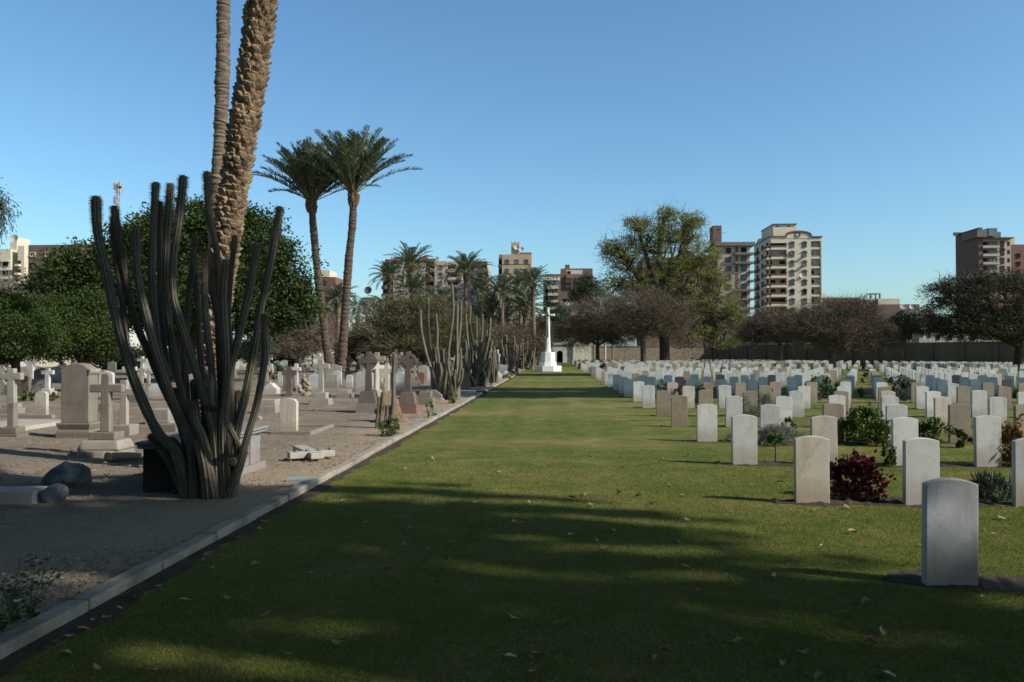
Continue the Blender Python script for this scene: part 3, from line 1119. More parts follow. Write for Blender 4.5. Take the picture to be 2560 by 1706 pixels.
# --- large ones on the left
x, y = place(186, 1094)
mm = y / F
t = thing('gravestone', 'largest old gravestone, a tall brown tablet with moulded foot and curved cornice top', 'gravestone', (x, y, .02), 0, 'old gravestones')
w, H = 74 * mm, 190 * mm
dep = .32
b = MB()
for (ws, z0, z1, tp) in ((1.24, -.1, .075, 0), (1.21, .075, .115, .05), (1.10, .115, .18, -.06), (1.22, .18, .205, 0)):
    hw = ws * w / 2
    e = (ws - 1) * w / 2
    b.box(-hw, hw, -e, dep + e, z0 * H, z1 * H, 0, None, tp * w)
b.build('plinth', OL, t, bevel=.012)
b = MB()
hw = w / 2
zc = .90 * H
prof = [(-hw, .205 * H), (hw, .205 * H), (hw, zc - .02 * H), (hw * 1.1, zc), (hw * 1.1, zc + .02 * H)]
for k in range(0, 11):
    a = k / 10
    xx = hw * .98 * (1 - 2 * a)
    prof.append((xx, zc + .028 * H + .085 * H * (math.cos(xx / hw * PI / 2) ** .8)))
prof += [(-hw * 1.1, zc + .02 * H), (-hw * 1.1, zc), (-hw, zc - .02 * H)]
b.prism(prof, 0, dep)
b.build('tablet', OL, t, bevel=.012)
b = MB()
b.prism([(hw + .002, zc - .05 * H), (hw * 1.16, zc - .015 * H), (hw * 1.2, zc + .03 * H), (hw + .002, zc + .04 * H)], -.02, dep + .03)
b.build('cornice', M['oldpale'], t, bevel=.01)

x, y = place(272, 1142)
mm = y / F
t = thing('grave_cross', 'brown stone cross on a block and whitewashed sloping base beside the tall cactus', 'grave cross', (XA(268, y + .35), y + .35, .02), .03, 'old stone crosses')
H, sw = 214 * mm, 23 * mm
b = MB()
b.ngon(0, 0, 74 * mm, 70 * mm, -.1, 15 * mm, 18, 0, .1, sx=1.0, sy=.8)
b.build('base_slab', OP, t, bevel=.02)
b = MB()
b.box(-57 * mm, 57 * mm, -45 * mm, 45 * mm, 15 * mm, 40 * mm, 0, None, 9 * mm)
b.build('sloping_base', M['oldpale'], t, bevel=.03)
b = MB()
b.box(-35 * mm, 35 * mm, -26 * mm, 26 * mm, 40 * mm, 60 * mm)
b.build('plinth', OL, t, bevel=.012)
b = MB()
z0 = 59 * mm
za = 164 * mm
prof = [(-13 * mm, z0), (13 * mm, z0), (11 * mm, za), (45 * mm, za), (45 * mm, za + 21 * mm), (11 * mm, za + 21 * mm), (10.5 * mm, H - 5 * mm), (6 * mm, H), (-8 * mm, H), (-10.5 * mm, H - 4 * mm),
        (-11 * mm, za + 21 * mm), (-42 * mm, za + 21 * mm), (-42 * mm, za), (-11 * mm, za)]
b.prism(prof, -10 * mm, 10 * mm)
b.build('cross', OL, t, bevel=.015)

cross('grave_cross', 'grey stone cross rising behind a narrow pillar at the left picture edge', 31, 1036, 917, 56, 18, OP, ((2.6, .13), (2.0, .1)), arm=.68)
x, y = place(33, 1096)
mm = y / F
t = thing('grave_pillar', 'short square brown pillar on two flat steps at the left picture edge', 'grave pillar', (XA(33, y + .25), y + .25, .02))
b = MB()
b.box(-29 * mm, 29 * mm, -24 * mm, 24 * mm, -.1, 11 * mm)
b.box(-23 * mm, 23 * mm, -19 * mm, 19 * mm, 11 * mm, 27 * mm)
b.build('step', OL, t, bevel=.012)
b = MB()
b.box(-9 * mm, 9 * mm, -9 * mm, 9 * mm, 27 * mm, 91 * mm)
b.box(-10.5 * mm, 10.5 * mm, -10.5 * mm, 10.5 * mm, 27 * mm, 31 * mm)
b.build('shaft', OL, t, bevel=.012)
x, y = place(5, 1075)
b = MB()
b.box(-.8, .62, 0, 1.9, -.02, .09)
tag(b.build('grave_slab', M['greyst'], None, bevel=.01, loc=(x, y - .2, .03)), 'flat grey ledger slab lying behind the short brown pillar', 'grave slab')
tablet('gravestone', 'small shouldered gravestone, tan above and whitewashed below, left of the largest tablet', 101, 1040, 976, 30, M['creamst'], 'shoulder', .12)
cross('grave_cross', 'pale cross half hidden behind the brown cross near the tall cactus', 312, 1090, 947, 58, 17, OP, ((3.2, .2),), arm=.66)
cross('grave_cross', 'thin grey cross between the tree trunk and the largest tablet', 120, 986, 919, 32, 11, M['greyst'], ((3, .12), (2.2, .1)), arm=.70)
tablet('gravestone', 'pinkish brown low tablet right of the grey cross at the left edge', 59, 987, 938, 26, M['brngran'], 'gable', .14)
tablet('gravestone', 'grey slab gravestone behind the small shouldered one', 95, 980, 946, 36, M['lilac'], 'flat', .16)
tablet('gravestone', 'pale blue grey tablet just right of the largest gravestone', 236, 990, 941, 24, M['lilac'], 'flat', .12)
tablet('gravestone', 'white box gravestone behind the brown cross top', 262, 975, 926, 34, WW, 'gable', .3)
tablet('gravestone', 'rounded grey tablet seen between the tall cactus stems', 392, 992, 958, 46, M['greyst'], 'round', .14)
tablet('gravestone', 'white boundary tablet at the left edge under the bushy tree', 4, 990, 962, 26, OP, 'round', .12)
cross('grave_cross', 'small weathered cross at the very left edge under the bushy tree', 7, 962, 913, 18, 8, OP, ((3, .15),))
cross('grave_cross', 'small cross between the left cactus stems', 355, 966, 915, 20, 8, OP, ((3, .15),))
cross('grave_cross', 'second small cross seen behind the tall cactus', 372, 966, 922, 18, 7, M['oldpale'], ((3, .15),))
tablet('gravestone', 'pale stepped pedestal without a cross behind the tall cactus', 395, 1064, 1022, 52, OP, 'flat', .5, (64, 14))
tablet('gravestone', 'brown block behind the cactus stems', 420, 1083, 1060, 40, OL, 'flat', .4)
for i, (px, base, top, wd) in enumerate(((330, 1008, 986, 40), (190, 1000, 990, 60), (265, 1026, 1008, 40))):
    tablet('grave_kerb', ['low brown stone kerb block behind the pale half hidden cross', 'long low kerb stone behind the largest gravestone', 'low kerb stone beside the brown cross shaft'][i],
           px, base, top, wd, OL, 'flat', .35, cat='grave kerb', group='low grave kerbs')

# bluish rock and broken stones at the left edge
x, y = place(136, 1218)
b = MB()
b.blob((0, .25, .05), (.29, .29, .27), seg=40, rough=.14, seed=33, flat=-.02, freq=3.4, facet=16)
tag(b.build('rock', M['bluerock'], None, loc=(x, y, .02)), 'round blue grey rock with white patches on the bare soil', 'rock')
x, y = place(20, 1262)
t = thing('broken_kerb', 'broken grave kerb slab with a sloping end at the lower left edge', 'broken kerb', (x, y, .02), .12)
b = MB()
b.box(-.7, .27, 0, .34, -.1, .16)
b.build('slab', M['greyst'], t, bevel=.015)
b = MB()
b.blob((.36, .2, .04), (.2, .17, .15), seg=26, rough=.16, seed=9, flat=-.05, facet=14)
b.build('lump', M['bluerock'], t)
x, y = place(128, 1236)
b = MB()
for k in range(6):
    b.blob((rnd.uniform(-.2, .32), rnd.uniform(-.05, .12), .03), (rnd.uniform(.06, .15), rnd.uniform(.05, .1), rnd.uniform(.02, .05)), seg=10, rough=.3, seed=30 + k)
tag(b.build('lime_rubble', M['whitewash'], None, loc=(x, y, .02)), 'white crumbled lime rubble in front of the blue grey rock', 'rubble')
x, y = place(300, 1151)
b = MB()
b.tube([(-.12, 0, .05), (.1, .03, .06), (.45, .06, .05)], [.07, .065, .06], 10)
b.blob((-.16, 0, .05), (.1, .09, .07), seg=12, rough=.2, seed=77)
tag(b.build('broken_column', OP, None, loc=(x, y, .03)), 'broken pale column piece lying at the foot of the brown cross', 'broken column')

# chest tomb behind the tall cactus
xl, yl = G(349, 1231, .03)
xr, yr = G(660, 1167, .03)
W_, L_ = xr - xl, yr - yl
hz = (1231 - 1100) * yl / F
t = thing('chest_tomb', 'dark chest tomb with panelled lilac grey side behind the tall cactus', 'tomb', ((xl + xr) / 2, yl, .02))
b = MB()
b.box(-W_ / 2 + .04, W_ / 2 - .04, .04, L_ - .04, 0, hz * .86)
b.build('chest', [M['lilac']], t, bevel=.012)
b = MB()
b.box(-W_ / 2 + .04, W_ / 2 - .04, 0, .038, 0, hz * .86)
b.box(-W_ / 2 + .1, W_ / 2 - .1, -.012, -.001, .1, hz * .78)
b.build('front_panel', M['darkgran'], t)  # dark granite; its black also carries the shadow on this face
b = MB()
b.box(-W_ / 2 - .03, W_ / 2 + .03, -.03, L_ + .03, hz * .862, hz * .93)
b.box(-W_ / 2 - .05, W_ / 2 + .05, -.05, L_ + .05, hz * .932, hz)
b.build('lid', M['lilac'], t, bevel=.02)
for k in range(5):
    y0 = .12 + k * (L_ - .2) / 5
    b = MB()
    b.box(W_ / 2 - .045, W_ / 2 - .012, y0, y0 + .18, .1, hz * .85)
    b.build('side_panel', M['lilac'], t, bevel=.006)
b = MB()
b.box(W_ / 2 - .06, W_ / 2 + .02, -.02, L_ + .02, -.1, .1)
b.build('foot', M['lilac'], t, bevel=.008)

# --- middle group
x, y = place(720, 1086)
tablet('headstone', 'plain cream shouldered headstone standing alone inside a low white grave border', 720, 1086, 994, 43, M['creamst'], 'shoulder', .13, cat='headstone', group=None)
m_ = y / F
b = MB()
b.box(-42 * m_, 62 * m_, -.06, .05, -.1, .07)
b.box(52 * m_, 62 * m_, .051, 1.7, -.1, .07)
b.box(-42 * m_, 52 * m_, 1.6, 1.7, -.1, .06)
tag(b.build('grave_border', OP, None, bevel=.01, loc=(x, y - .03, .03)), 'low rectangular white border round the lone cream headstone', 'grave border')
x, y = place(795, 1146)
t = thing('fallen_cross', 'fallen white marble cross lying broken on the sandy ground', 'fallen cross', (x, y, .05), .55)
b = MB()
b.box(-.46, .26, -.07, .12, 0, .10)
b.box(-.18, .03, .12, .95, 0, .095)
b.box(-.18, .03, -.26, -.07, 0, .095)
b.build('cross', M['marble'], t, bevel=.012)
for k in range(4):
    b = MB()
    b.blob((-.36 + k * .19, -.02 + .02 * k, .11), (.035, .03, .03), seg=8, seed=k)
    b.build('stud', M['bluerock'], t)
for lab, px, py, w_, d_, mt, tl in (('blue green flat plaque lying against the kerb', 747, 1206, .36, .22, 'plaque', .03),
                                    ('pale blue plaque on the grit below the boulder', 1056, 1053, .42, .3, 'plaque', .02),
                                    ('first of three small plaques beside the pipe break in the kerb', 1163, 993, .5, .3, 'plaque', 0),
                                    ('upper thin plaque beside the pipe break in the kerb', 1180, 985, .6, .3, 'greyst', 0),
                                    ('small bluish plaque under the flowering plant', 1083, 1036, .3, .3, 'plaque', 0),
                                    ('thin plaque beside the kerb past the second cactus clump', 1210, 968, .6, .4, 'plaque', 0)):
    x, y = place(px, py)
    b = MB()
    b.box(-w_ / 2, w_ / 2, 0, d_, .0, .05)
    tag(b.build('plaque', M[mt], None, bevel=.006, loc=(x, y, .02), rotz=.04), lab, 'plaque', 'flat plaques along the kerb')
tablet('grave_pedestal', 'two tier pale block behind the lone cream headstone', 668, 1033, 998, 40, OP, 'flat', .45, (46, 19))
tablet('gravestone', 'small pale stump between the right cactus stems and the two tier block', 642, 1050, 1040, 14, OP, 'round', .2)
cross('grave_cross', 'dark carved cross with rough ornament on a block left of the rock pile', 724, 993, 915, 38, 12.5, M['brngran'], ((1.8, .13),), arm=.68)
x, y = place(757, 993)
t = thing('rockwork_memorial', 'pile of tan boulders shaped like a rockwork memorial beside the dark carved cross', 'memorial', (x, y + .3, .02))
m_ = y / F
for k, (dx, z, rx, rz) in enumerate(((-11, 6, 9, 9), (5, 7, 11, 9), (-10, 19, 9, 8), (6, 22, 11, 10), (-2, 31, 11, 8), (8, 34, 7, 7), (-1, 43, 7, 7), (-3, 51, 3.5, 6))):
    b = MB()
    b.blob((dx * m_, rnd.uniform(-.05, .05), z * m_), (rx * m_, rx * m_ * .9, rz * m_), seg=14, rough=.3, seed=50 + k)
    b.build('boulder', M['tanst'], t)
tablet('gravestone', 'grey gabled tablet between the rock pile and the tall pale cross', 785, 979, 934, 29, M['greyst'], 'gable', .14)
cross('grave_cross', 'tall pale cross on a stepped whitewashed plinth in the middle of the graves', 803, 1012, 897, 44, 12, OP, ((4.4, .135, .02), (2.7, .13)), arm=.72, mats=M['oldpale'])
tablet('gravestone', 'wide low tablet, white above and brown below, behind the tall pale cross', 829, 970, 935, 30, M['oldpale'], 'flat', .12)
tablet('gravestone', 'pointed grey tablet beside the palm trunk', 842, 960, 926, 22, M['greyst'], 'gable', .12)
tablet('gravestone', 'clean white round topped gravestone in front of the palm trunks', 873, 968, 936, 17, M['marble'], 'round', .12)
tablet('grave_pedestal', 'stepped stump of a cross with whitewashed side', 857, 997, 974, 28, OP, 'flat', .5, (38, 12))
tablet('gravestone', 'low curved tablet with sloping shoulders left of the carved cross', 673, 986, 957, 37, M['greyst'], 'ogee', .5)
tablet('gravestone', 'plain tan tablet behind the dark carved cross', 722, 978, 936, 32, OL, 'flat', .12)
cross('grave_cross', 'grey cross behind the carved cross and the rock pile', 741, 970, 908, 24, 9, M['greyst'], ((2.5, .12),), arm=.66)
tablet('gravestone', 'white tablet beside the green bush behind the right cactus stem', 700, 965, 929, 13, WW, 'flat', .12)
cross('grave_cross', 'pale cross seen just right of the right cactus stem', 667, 962, 913, 16, 7, OP, ((3, .2),), arm=.6)
cross('grave_cross', 'dark iron coloured cross standing before the right palm trunk', 872, 948, 888, 18, 5, DG, ((3.4, .3),), arm=.7)

# celtic crosses


def celtic(label, px, base, top, ringpx, mat, basem, pedw):
    x, y = place(px, base)
    m_ = y / F
    t = thing('celtic_cross', label, 'grave cross', (XA(px, y + .35), y + .35, .02), 0, 'celtic crosses')
    H = (base - top) * m_
    R = ringpx * m_
    dd = 6.5 * m_
    b = MB()
    b.box(-pedw * .5 * m_, pedw * .5 * m_, -.26, .26, -.1, 7 * m_)
    b.box(-pedw * .48 * m_, pedw * .48 * m_, -.24, .24, 7 * m_, 25 * m_)
    b.build('base', basem, t, bevel=.012)
    b = MB()
    b.box(-pedw * .42 * m_, pedw * .42 * m_, -.21, .21, 25 * m_, 56 * m_, 0, None, 7 * m_, .05)
    b.build('pedestal', mat, t, bevel=.012)
    b = MB()
    zc = H - 24.5 * m_
    z0 = 55 * m_
    sw = 8.5 * m_
    b.box(-sw * 1.0, sw * 1.0, -dd, dd, z0, zc - R * .9, 0, None, .14 * sw, 0)
    b.box(-sw * .64, sw * .64, -dd * .99, dd * .99, zc - R * .9 - .01, zc + 1 * m_)
    b.box(-sw * .62, sw * .62, -dd * 1.01, dd * 1.01, zc, H)
    b.box(-24 * m_, 24 * m_, -dd * 1.02, dd * 1.02, zc - 5.2 * m_, zc + 5.2 * m_)
    n = 40
    ro, ri = R, R * .50
    a = np.arange(n) / n * 2 * PI
    j = (np.arange(n) + 1) % n
    i = np.arange(n)
    for (r_o, r_i, d_) in ((R, R * .66, dd * .8),):
        v = []
        for yy in (-d_, d_):
            v.append(np.c_[r_o * np.cos(a), np.full(n, yy), zc + r_o * np.sin(a)])
            v.append(np.c_[r_i * np.cos(a), np.full(n, yy), zc + r_i * np.sin(a)])
        b.raw(np.concatenate(v), [np.c_[i, j, n + j, n + i], np.c_[2 * n + i, 3 * n + i, 3 * n + j, 2 * n + j], np.c_[i, 2 * n + i, 2 * n + j, j], np.c_[n + i, n + j, 3 * n + j, 3 * n + i]])
    # filled quadrants leaving four round holes
    hp, hr = R * .60, R * .19
    for q in range(4):
        qa = PI / 4 + q * PI / 2
        cx, cz = hp * math.cos(qa), zc + hp * math.sin(qa)
        m2 = 24
        aa = np.arange(m2) / m2 * 2 * PI
        inner = np.c_[cx + hr * np.cos(aa), np.zeros(m2), cz + hr * np.sin(aa)]
        outr = R * .38
        outer = np.c_[cx + outr * np.cos(aa), np.zeros(m2), cz + outr * np.sin(aa)]
        ii = np.arange(m2)
        jj = (ii + 1) % m2
        vv = np.concatenate([outer + [0, -dd * .7, 0], inner + [0, -dd * .7, 0], outer + [0, dd * .7, 0], inner + [0, dd * .7, 0]])
        b.raw(vv, [np.c_[ii, jj, m2 + jj, m2 + ii], np.c_[2 * m2 + ii, 3 * m2 + ii, 3 * m2 + jj, 2 * m2 + jj], np.c_[m2 + ii, m2 + jj, 3 * m2 + jj, 3 * m2 + ii], np.c_[ii, 2 * m2 + ii, 2 * m2 + jj, jj]])
    b.build('cross', mat, t)
    return t


celtic('dark brown celtic cross with ringed head on a grey tapering pedestal', 922, 1034, 877, 21, BG, M['lilac'], 57)
celtic('dark brown celtic cross with ringed head on a red granite base', 1020, 1036, 877, 21, BG, RG, 54)
x, y = place(962, 1058)
b = MB()
b.blob((0, .34, .08), (.41, .32, .50), seg=34, rough=.30, seed=14, flat=-.05, freq=2.6)
tag(b.build('boulder', M['boulder'], None, loc=(x, y, .02)), 'rough brown boulder between the two celtic crosses', 'boulder')
cross('grave_cross', 'tan cross close behind the first celtic cross', 943, 993, 903, 34, 10, M['creamst'], ((2.2, .2),), arm=.74, rot=.5)
cross('grave_cross', 'warm yellow cross between the two celtic crosses', 968, 1000, 908, 26, 10.5, M['creamst'], ((3, .1), (2.1, .13)), arm=.68)
cross('grave_cross', 'distant ornate cross head above the yellow cross', 984, 962, 880, 16, 5, M['oldpale'], ((3, .25),), arm=.82)
tablet('gravestone', 'dark grey upright tablet just left of the red based celtic cross', 1000, 971, 929, 23, M['greyst'], 'round', .3)
tablet('gravestone', 'small pink granite gravestone by a tree stem', 1052, 961, 930, 18, RG, 'round', .12)
tablet('gravestone', 'white pointed tablet left of the second cactus clump', 1075, 956, 915, 16, M['marble'], 'gable', .12)
tablet('grave_pedestal', 'tan two step block right of the red based celtic cross', 1062, 1012, 979, 30, OL, 'flat', .4, (42, 17))
tablet('gravestone', 'wide dark brown tablet behind the second cactus clump', 1157, 975, 927, 34, BG, 'gable', .12)
cross('grave_cross', 'stepped pale monument right of the red based celtic cross shaft', 1037, 966, 916, 12, 6, OP, ((4, .3), (2.4, .2)), arm=.6)
x, y = place(1080, 1001)
t = thing('coped_tomb', 'low coped tomb with dark granite slope and pale end', 'tomb', (x, y, .02), -.12)
b = MB()
b.prism([(-.36, .22), (-.2, .38), (.12, .38), (.36, .2), (.36, -.05), (-.36, -.05)], 0, 1.9)
b.build('coping', M['lilac'], t, bevel=.02)
b = MB()
b.prism([(-.42, -.1), (.42, -.1), (.42, .07), (-.42, .07)], -.05, 1.95)
b.build('foot', M['greyst'], t, bevel=.01)
tablet('gravestone', 'white upright slab at the far kerb end between the cactus clumps', 1258, 938, 912, 20, M['marble'], 'flat', .2)
x, y = place(1249, 948)
b = MB()
for k in range(5):
    b.blob((rnd.uniform(-.5, .4), rnd.uniform(0, .9), .2), (rnd.uniform(.25, .45), .3, rnd.uniform(.2, .42)), seg=12, rough=.25, seed=90 + k)
tag(b.build('rubble_mound', M['oldpale'], None, loc=(x, y, .02)), 'pale rounded stones at the foot of the white slab by the far kerb', 'stone mound')
x, y = place(1244, 935)
t = thing('statue', 'small white figure on a block standing in front of the far cactus clump', 'statue', (x, y, .02))
b = MB()
b.box(-.3, .3, -.3, .3, -.1, .95)
b.build('pedestal', OP, t, bevel=.02)
b = MB()
b.tube([(0, 0, .94), (0, 0, 1.3), (0, 0, 1.6), (.01, 0, 1.78)], [.2, .17, .15, .07], 10)
b.blob((.01, 0, 1.9), (.09, .09, .11), seg=10, rough=.05, seed=3)
b.tube([(-.14, 0, 1.64), (-.2, -.08, 1.45), (-.06, -.16, 1.4)], [.05, .045, .04], 6)
b.tube([(.14, 0, 1.64), (.2, -.08, 1.45), (.06, -.16, 1.42)], [.05, .045, .04], 6)
b.build('figure', M['marble'], t)

# long low kerbs dividing the plots
for i, (px0, px1, py) in enumerate(((600, 905, 992), (1003, 1040, 990), (-20, 135, 1046))):
    xa, ya = place(px0, py)
    xb, yb = place(px1, py)
    b = MB()
    b.box(0, xb - xa, 0, .14, -.1, .1)
    tag(b.build('plot_kerb', OP, None, bevel=.01, loc=(xa, ya, .02)), ['long low stone kerb in front of the carved cross and rock pile', 'short low kerb beside the red based celtic cross',
                                                                      'low stone kerb at the left edge behind the pillar'][i], 'grave kerb', 'low grave kerbs')

# --- distant ranks of small monuments, each a copy with its own place in its rank
protos = []


def proto_cross(H, W, sw, mat, steps):
    t = thing('grave_cross', '', 'grave cross', (0, 0, 0))
    cross_parts(t, H, W, sw, sw * .8, steps, mat, None, .68, None, .012)
    return t


for mat_, nm in ((OP, 'pale'), (OL, 'brown'), (M['whitewash'], 'white')):
    protos.append((proto_cross(1.55, .75, .2, mat_, [(.75, .6, .2), (.5, .42, .2)]), nm + ' stone cross'))
    b = MB()
    b.prism(tablet_prof(.6, 1.05, 'round'), 0, .12)
    protos.append((tag(b.build('gravestone', mat_, bevel=.012), '', 'gravestone'), nm + ' round topped gravestone'))
    b = MB()
    b.prism(tablet_prof(.75, .95, 'gable'), 0, .14)
    protos.append((tag(b.build('gravestone', mat_, bevel=.012), '', 'gravestone'), nm + ' gabled gravestone'))
protos.append((proto_cross(1.9, .6, .16, M['brngran'], [(.8, .7, .25), (.55, .45, .35)]), 'dark cross'))
fr = random.Random(21)
used = [False] * len(protos)
occ = [(o.location.x, o.location.y) for o in COL.objects if o.parent is None and o.get('category') in ('grave cross', 'gravestone', 'tomb', 'memorial')]
for ri, Y in enumerate((34, 40, 46, 53, 61, 70, 80, 91)):
    x = -4.6 - fr.uniform(0, 1.5)
    k = 0
    while x > -.735 * Y and x > -62:
        k += 1
        yy = Y + fr.uniform(-.9, .9)
        if k < len(ORD) and min((abs(x - a) + .5 * abs(yy - b_) for a, b_ in occ), default=9) > 1.1:
            pi = fr.randrange(len(protos))
            lab = f'{protos[pi][1]}, {ORD[k]} from the kerb in the {ORD[ri + 1]} distant rank of old graves'
            rz = fr.uniform(-.15, .15)
            sc = fr.uniform(.8, 1.2)
            if not used[pi]:
                used[pi] = True
                r = protos[pi][0]
                r.location = (x, yy, .02)
                r.rotation_euler = (0, 0, rz)
                r.scale = (sc, sc, sc)
                tag(r, lab, None, 'distant old graves')
            else:
                dup(protos[pi][0], (x, yy, .02), rz, lab, 'distant old graves', sc)
        x -= fr.uniform(2.1, 3.9) * (1 + ri * .04)
# ------------------------------------------------------------------ cacti
def smooth_poly(pts, n):
    """Catmull-Rom through control points, n samples"""
    p = np.asarray(pts, float)
    p = np.r_[[2 * p[0] - p[1]], p, [2 * p[-1] - p[-2]]]
    out = []
    m = len(p) - 3
    for u in np.linspace(0, m - 1e-6, n):
        k = int(u)
        t = u - k
        a, b_, c, d = p[k:k + 4]
        out.append(.5 * ((2 * b_) + (-a + c) * t + (2 * a - 5 * b_ + 4 * c - d) * t * t + (-a + 3 * b_ - 3 * c + d) * t ** 3))
    return np.array(out)


def cactus_stem(parent, pts, r, ribs=9, sides=36, rings=34, spines=True, seed=0, fuzz=1.0, name='stem'):
    R = np.random.default_rng(seed)
    cap = 5
    p = smooth_poly(pts, rings - cap)
    p = np.r_[p, np.repeat(p[-1:], cap, 0)]
    t = np.linspace(0, 1, rings)
    rad = r * (1 - .12 * t) * (1 + .07 * np.sin(t * 17 + R.uniform(0, 6)) * np.sin(t * 5 + R.uniform(0, 6)))
    for c in R.uniform(.25, .9, 2):                      # growth constrictions
        rad *= 1 - .16 * np.exp(-((t - c) / .012) ** 2)
    rad *= 1 + .28 * np.clip(1 - t / .3, 0, 1)
    for k in range(cap):
        a = (k + 1) / cap
        rad[-cap + k] *= math.sqrt(max(1 - (a * .98) ** 2, .03))
    tip = p[-cap - 1] - p[-cap - 3]
    d = tip / (np.linalg.norm(tip) + 1e-9)
    b0 = p[-cap - 1]
    for k in range(cap):
        p[-cap + k] = b0 + d * r * 1.5 * (k + 1) / cap
    b = MB()
    b.tube(p, rad, sides, 0, True, ribs, .21)
    if spines:
        tl = np.linalg.norm(np.diff(p, axis=0), axis=1).sum()
        n = int(min(tl * 560, 2600) * fuzz)
        top = int(n * .45)
        u = np.r_[R.uniform(.04, 1, n - top), 1 - np.abs(R.normal(0, .09, top))]
        u = np.clip(u, .02, .997)
        cl = np.r_[0, np.cumsum(np.linalg.norm(np.diff(p, axis=0), axis=1))]
        u = np.interp(u * cl[-1], cl, np.arange(rings))
        u = np.clip(u, 0, rings - 1.001)
        k = np.minimum(u.astype(int), rings - 2)
        f = (u - k)[:, None]
        c = p[k] * (1 - f) + p[k + 1] * f
        tg = p[k + 1] - p[k]
        tg /= np.linalg.norm(tg, axis=1)[:, None] + 1e-9
        ang = R.integers(0, ribs, n) / ribs * 2 * PI + R.normal(0, .1, n)
        o = np.c_[np.cos(ang), np.sin(ang), np.zeros(n)]
        o -= tg * (o * tg).sum(1)[:, None]
        o /= np.linalg.norm(o, axis=1)[:, None]
        rr = (rad[k] * (1 - f[:, 0]) + rad[k + 1] * f[:, 0]) * 1.1
        p0 = c + o * rr[:, None]
        ln = np.where(np.arange(n) < n - top, .017, .034) * R.uniform(.6, 1.4, n)
        dr = o + R.normal(0, .45, (n, 3))
        dr /= np.linalg.norm(dr, axis=1)[:, None]
        b.sticks(p0, p0 + dr * ln[:, None], .0011 * (1 + fuzz * .3), .0006, 1)
    return b.build(name, [M['cactus'], M['cspine']], parent)


CY = 9.02
ZB = []


def zc(x, y, dy):
    return np.array(P(220 + x / 1.866, 420 + y / 1.866, CY + dy))


STEMS = [
    ([(470, 1500), (420, 1340), (330, 1240), (260, 1100), (190, 920), (130, 700), (85, 480), (45, 300), (37, 158)], 21, -.10),
    ([(205, 930), (175, 800), (158, 600), (128, 420), (118, 245)], 14, .0),
    ([(480, 1470), (470, 1320), (420, 1160), (350, 1020), (290, 880), (215, 700), (180, 540), (150, 370), (124, 198)], 17, .16),
    ([(500, 1500), (480, 1300), (400, 1100), (340, 930), (300, 800), (260, 640), (230, 480), (224, 298)], 19, -.16),
    ([(372, 980), (330, 850), (310, 680), (298, 520), (304, 300), (315, 88)], 17, -.05),
    ([(365, 960), (340, 700), (335, 460), (332, 170)], 13, .25),
    ([(520, 1480), (490, 1240), (450, 1100), (405, 900), (375, 700), (362, 500), (370, 280), (384, 93)], 17, .08),
    ([(610, 1480), (590, 1250), (530, 1040), (490, 900), (440, 740), (400, 600), (400, 420), (425, 240), (443, 58)], 18, -.22),
    ([(470, 1260), (450, 900), (460, 760), (468, 600), (485, 480), (500, 328)], 14, .3),
    ([(560, 1300), (530, 930), (520, 800), (510, 600), (490, 440)], 14, .35),
    ([(640, 1350), (612, 800), (608, 600), (605, 420), (590, 330), (562, 200), (555, 34)], 15, .22),
    ([(620, 1420), (580, 980), (565, 830), (545, 620), (545, 420)], 15, -.12),
    ([(655, 1480), (640, 1100), (625, 900), (610, 720), (585, 600), (572, 445)], 15, .1),
    ([(645, 1520), (630, 1200), (645, 1000), (640, 800), (630, 600), (641, 450)], 18, -.2),
    ([(665, 1400), (665, 880), (655, 700), (665, 520), (684, 330)], 13, .2),
    ([(610, 1500), (620, 1400), (640, 1150), (660, 960), (700, 800), (755, 560), (787, 372)], 18, .02),
    ([(640, 1510), (660, 1420), (700, 1200), (735, 1060), (775, 850), (810, 640), (855, 420), (892, 202)], 18, .1),
    ([(650, 1530), (670, 1490), (700, 1400), (745, 1250), (790, 1090), (825, 880), (823, 700)], 16, -.15),
    ([(585, 1120), (575, 1085), (570, 980)], 14, -.3),
    ([(600, 1420), (540, 1280), (500, 1180), (497, 1110)], 18, -.3),
    ([(700, 1330), (690, 1270), (655, 1200)], 13, -.25),
    ([(470, 1490), (380, 1370), (300, 1260)], 17, .1),
    ([(500, 1510), (440, 1400), (395, 1290)], 26, -.05),
    ([(530, 1510), (515, 1380), (480, 1230)], 27, .05),
    ([(570, 1520), (548, 1400), (525, 1290)], 26, -.2),
    ([(610, 1530), (600, 1400), (604, 1250)], 25, .05),
    ([(668, 1530), (690, 1440), (722, 1330)], 22, .1),
    ([(540, 1500), (470, 1330), (430, 1180), (405, 1050)], 19, .25),
    ([(600, 1500), (640, 1330), (690, 1180), (700, 1060)], 17, .3),
    ([(560, 1500), (540, 1300), (505, 1150), (492, 1010)], 17, .3),
]
cx, cy_ = G(520, 1245, .03)
t = thing('cactus', 'tall dark columnar cactus clump with many ribbed stems beside the kerb', 'cactus', (0, 0, 0), 0, 'columnar cacti')
t.location = (cx, CY, .02)
off = np.array([cx, CY, .02])
for i, (poly, r, dy) in enumerate(STEMS):
    n = len(poly)
    pts = []
    for k, (x, y) in enumerate(poly):
        f = k / (n - 1)
        pts.append(zc(x, y, dy * (.35 + .65 * min(1, f * 2)) + .12 * math.sin(i * 2.1) * f) - off)
    if poly[0][1] > 1400:
        pts[0][2] = -.05
    cactus_stem(t, pts, r * .94 / 1.866 * CY / F, seed=100 + i, rings=max(16, 5 * n))
b = MB()
zz = zc(672, 1372, -.35) - off
b.tube([zz, zz + np.array([.03, -.1, .02])], [.055, .04], 12)
b.ngon(zz[0] + .03, zz[1] - .1, .012, .012, zz[2] - .01, zz[2] + .03, 8)
